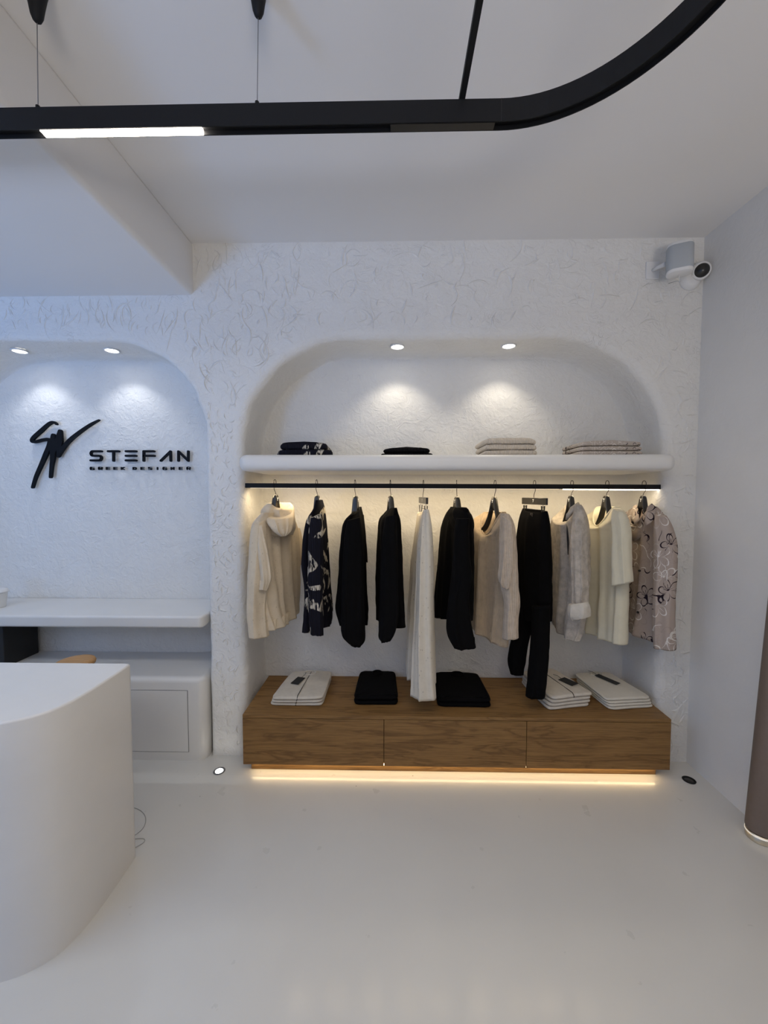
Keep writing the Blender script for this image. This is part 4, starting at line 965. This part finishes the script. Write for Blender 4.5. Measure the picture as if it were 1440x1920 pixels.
# on the shelf
z = SH_T+.002
for k in range(2):
    folded('folded_print_knit', '%s folded black and cream print knit on the wall shelf' % ('lower', 'upper')[k], 'folded top', 'print knits on the shelf',
           -.475-.008*k, 2.29, z, .300-.045*k, .25, .30, .030, .04, M['brush'], 120+k, puff=.008 if k == 0 else .018); z += .0345
z = SH_T+.002
for k in range(2):
    folded('folded_black_knit', '%s folded thin black top on the wall shelf' % ('lower', 'upper')[k], 'folded top', 'thin black tops on the shelf',
           .083, 2.29, z, .285-.03*k, .24, .28, .013, -.02, M['black_rib'], 130+k, puff=.006 if k == 0 else .024); z += .0205 - .002*k
z = SH_T+.002
for k in range(3):
    folded('folded_rib_knit', '%s folded cream ribbed knit in the stack on the wall shelf' % pos3[k], 'folded sweater', 'cream ribbed knits on the shelf',
           .636-.002*k, 2.29, z, .290-.008*k, .26, .29, .027, .02*k, M['knit_cream'], 140+k, puff=.004 if k < 2 else .013); z += .0305
z = SH_T+.002
for k in range(3):
    folded('folded_floral_shirt', '%s folded taupe floral shirt in the stack on the wall shelf' % pos3[k], 'folded shirt', 'floral shirts on the shelf',
           1.165, 2.29, z, .345-.008*k, .30, .29, .0215, .015*k, M['floral_fold'], 150+k, puff=.004 if k < 2 else .012); z += .0250
c = Vector((-.618, 2.20, SH_T))
root = empty('blue_gadget', c, 'tiny dark blue gadget with a blue light at the left of the print knits', 'gadget')
a = MB(); a.box(c.x-.012, c.x+.012, c.y-.006, c.y+.01, c.z+.001, c.z+.019); a.build('case', M['navy'], root, .002)
a = MB(); a.lathe((c.x+.003, c.y-.0075, c.z+.008), [(.001, -.001), (.0022, -.001), (.0022, .0005), (.0005, .001)], 12, Vector((0, -1, 0))); a.build('light', M['blue_led'], root)

# ------------------------------------------------------------------ floor spots
def floor_spot(x, y, label, lit):
    root_ = empty('floor_spotlight', (x, y, 0), label, 'floor light')
    a_ = MB(); a_.lathe((x, y, 0), [(.030, .0005), (.031, .0025), (.027, .0035), (.021, .003), (.020, .0015)], 32); a_.build('rim', M['black_metal'] if not lit else M['wire'], root_)
    a_ = MB(); a_.lathe((x, y, 0), [(.0205, .001), (.0200, .0024), (.001, .0026)], 32)
    a_.build('lens', M['lamp_face'] if lit else M['black_gloss'], root_)
    return root_
r_ = floor_spot(-.933, 2.081, 'lit round recessed spot in the floor by the plaster pillar', True)
l = bpy.data.lights.new('floor_spot_beam', 'SPOT'); l.energy = .9; l.color = (1, .95, .88); l.spot_size = math.radians(70); l.spot_blend = .8; l.shadow_soft_size = .015
o = bpy.data.objects.new('floor_spot_beam', l); COL.objects.link(o); o.parent = r_; o.location = (0, 0, .006); o.rotation_euler = (PI, 0, 0)
floor_spot(1.563, 2.063, 'unlit black round recessed spot in the floor near the right corner', False)

# ------------------------------------------------------------------ brown column at the right edge
root = empty('brown_pillar', (1.74, 1.712, 0), 'brown tapering rounded pillar with a shiny lit base at the right edge', 'pillar')
def pill(z, ins=0.0):
    x0 = 1.556 + .060*z + ins; x1 = 2.05 - .06*z - ins; r_ = .052-ins; out_ = []
    for c_, a0 in ((x1-r_, -PI/2), (x0+r_, PI/2)):
        for k in range(19): q = a0 + k/18*PI; out_.append(Vector((c_+r_*math.cos(q), 1.712+r_*math.sin(q), z)))
    return out_
a = MB(); a.rings([pill(.036, .01), pill(.040, .002), pill(.05), pill(.6), pill(1.2), pill(1.8), pill(2.4)]); a.build('shaft', M['column'], root)
a = MB(); a.rings([pill(0.0, .006), pill(.004, .003), pill(.034, .003), pill(.0355, .008)]); a.build('base_plate', flat('brushed_base', (.75, .68, .55), .35, 1.0), root)
a = MB(); a.rings([pill(.0262, .0024), pill(.0265, .0004), pill(.031, .0004), pill(.0315, .0024)], False, False); a.build('led_line', flat('led_base_dim', (1, 1, 1), .5, emit=(1, .85, .6), es=.3), root)

# ------------------------------------------------------------------ speaker and camera in the corner
p = at(1274.5, 486, 2.075)
root = empty('wall_speaker', Vector((1.385, 2.21, 2.69)), 'white rectangular speaker with grey grille tilted in the upper right corner', 'speaker')
def rbox(hw, hd, hh, rc_, R3, cen, n_=8, ztop=None, z0=None):
    rg = []
    zz0 = -hh if z0 is None else z0; zz1 = hh if ztop is None else ztop
    for z_, ins in ((zz0, .006), (zz0+.002, .002), (zz0+.005, 0), (zz1-.005, 0), (zz1-.002, .002), (zz1, .006)):
        ring = []
        for cx2, cy2, a0 in ((hw-rc_, hd-rc_, 0), (-hw+rc_, hd-rc_, PI/2), (-hw+rc_, -hd+rc_, PI), (hw-rc_, -hd+rc_, 1.5*PI)):
            for k in range(n_+1):
                q = a0+k/n_*PI/2; rr2 = rc_-ins; ring.append(cen + R3 @ Vector((cx2+rr2*math.cos(q), cy2+rr2*math.sin(q), z_)))
        rg.append(ring)
    return rg
R3 = Matrix.Rotation(-.42, 3, 'Z') @ Matrix.Rotation(math.radians(-3), 3, 'X')
g = MB(); g.rings(rbox(.055, .038, .075, .031, R3, p)); g.build('case', M['white_plastic'], root)
g = MB(); g.rings(rbox(.0562, .0392, .075, .032, R3, p, z0=-.064, ztop=.062)); g.build('grille', M['grille'], root)
g = MB(); g.tube([Vector((1.385, 2.205, 2.688)), Vector((1.388, 2.17, 2.685)), Vector((1.395, 2.12, 2.675))], [.010, .009, .012], 12); g.build('bracket_arm', M['white_plastic'], root)
g = MB(); g.lathe((1.385, 2.209, 2.688), [(.001, .012), (.020, .012), (.022, 0), (.016, -.004)], 24, Vector((0, 1, 0))); g.build('wall_joint', M['wire'], root)
g = MB(); g.box(1.350, 1.420, 2.200, 2.212, 2.645, 2.735); g.build('wall_plate', M['white_plastic'], root, .003)
g = MB(); g.tube([p+Vector((0, 0, -.073)), p+Vector((.004, .006, -.090)), p+Vector((.014, .016, -.098)), p+Vector((.028, .03, -.094)), p+Vector((.036, .07, -.07)), p+Vector((.038, .132, -.05))], .0018, 6); g.build('cable', M['white_plastic'], root)
cpos = Vector((1.605, 2.155, 2.660))
root = empty('security_camera', Vector((1.60, 2.21, 2.65)), 'white dome security camera with black lens beside the corner speaker', 'camera')
ax = Vector((-.35, -.85, -.32)).normalized()
g = MB(); g.lathe(cpos - ax*.02, [(.034, -.035), (.044, -.02), (.046, 0), (.043, .018), (.039, .026), (.033, .028)], 40, ax); g.build('housing', M['white_plastic'], root)
g = MB(); g.lathe(cpos - ax*.02, [(.034, .018), (.034, .027), (.028, .034), (.018, .041), (.006, .044), (.001, .0445)], 32, ax); g.build('lens_dome', M['black_gloss'], root)
g = MB(); g.lathe((1.583, 2.209, 2.640), [(.001, -.003), (.055, -.003), (.055, .006), (.045, .022), (.03, .03)], 32, Vector((0, -1, 0))); g.build('mount', M['white_plastic'], root)
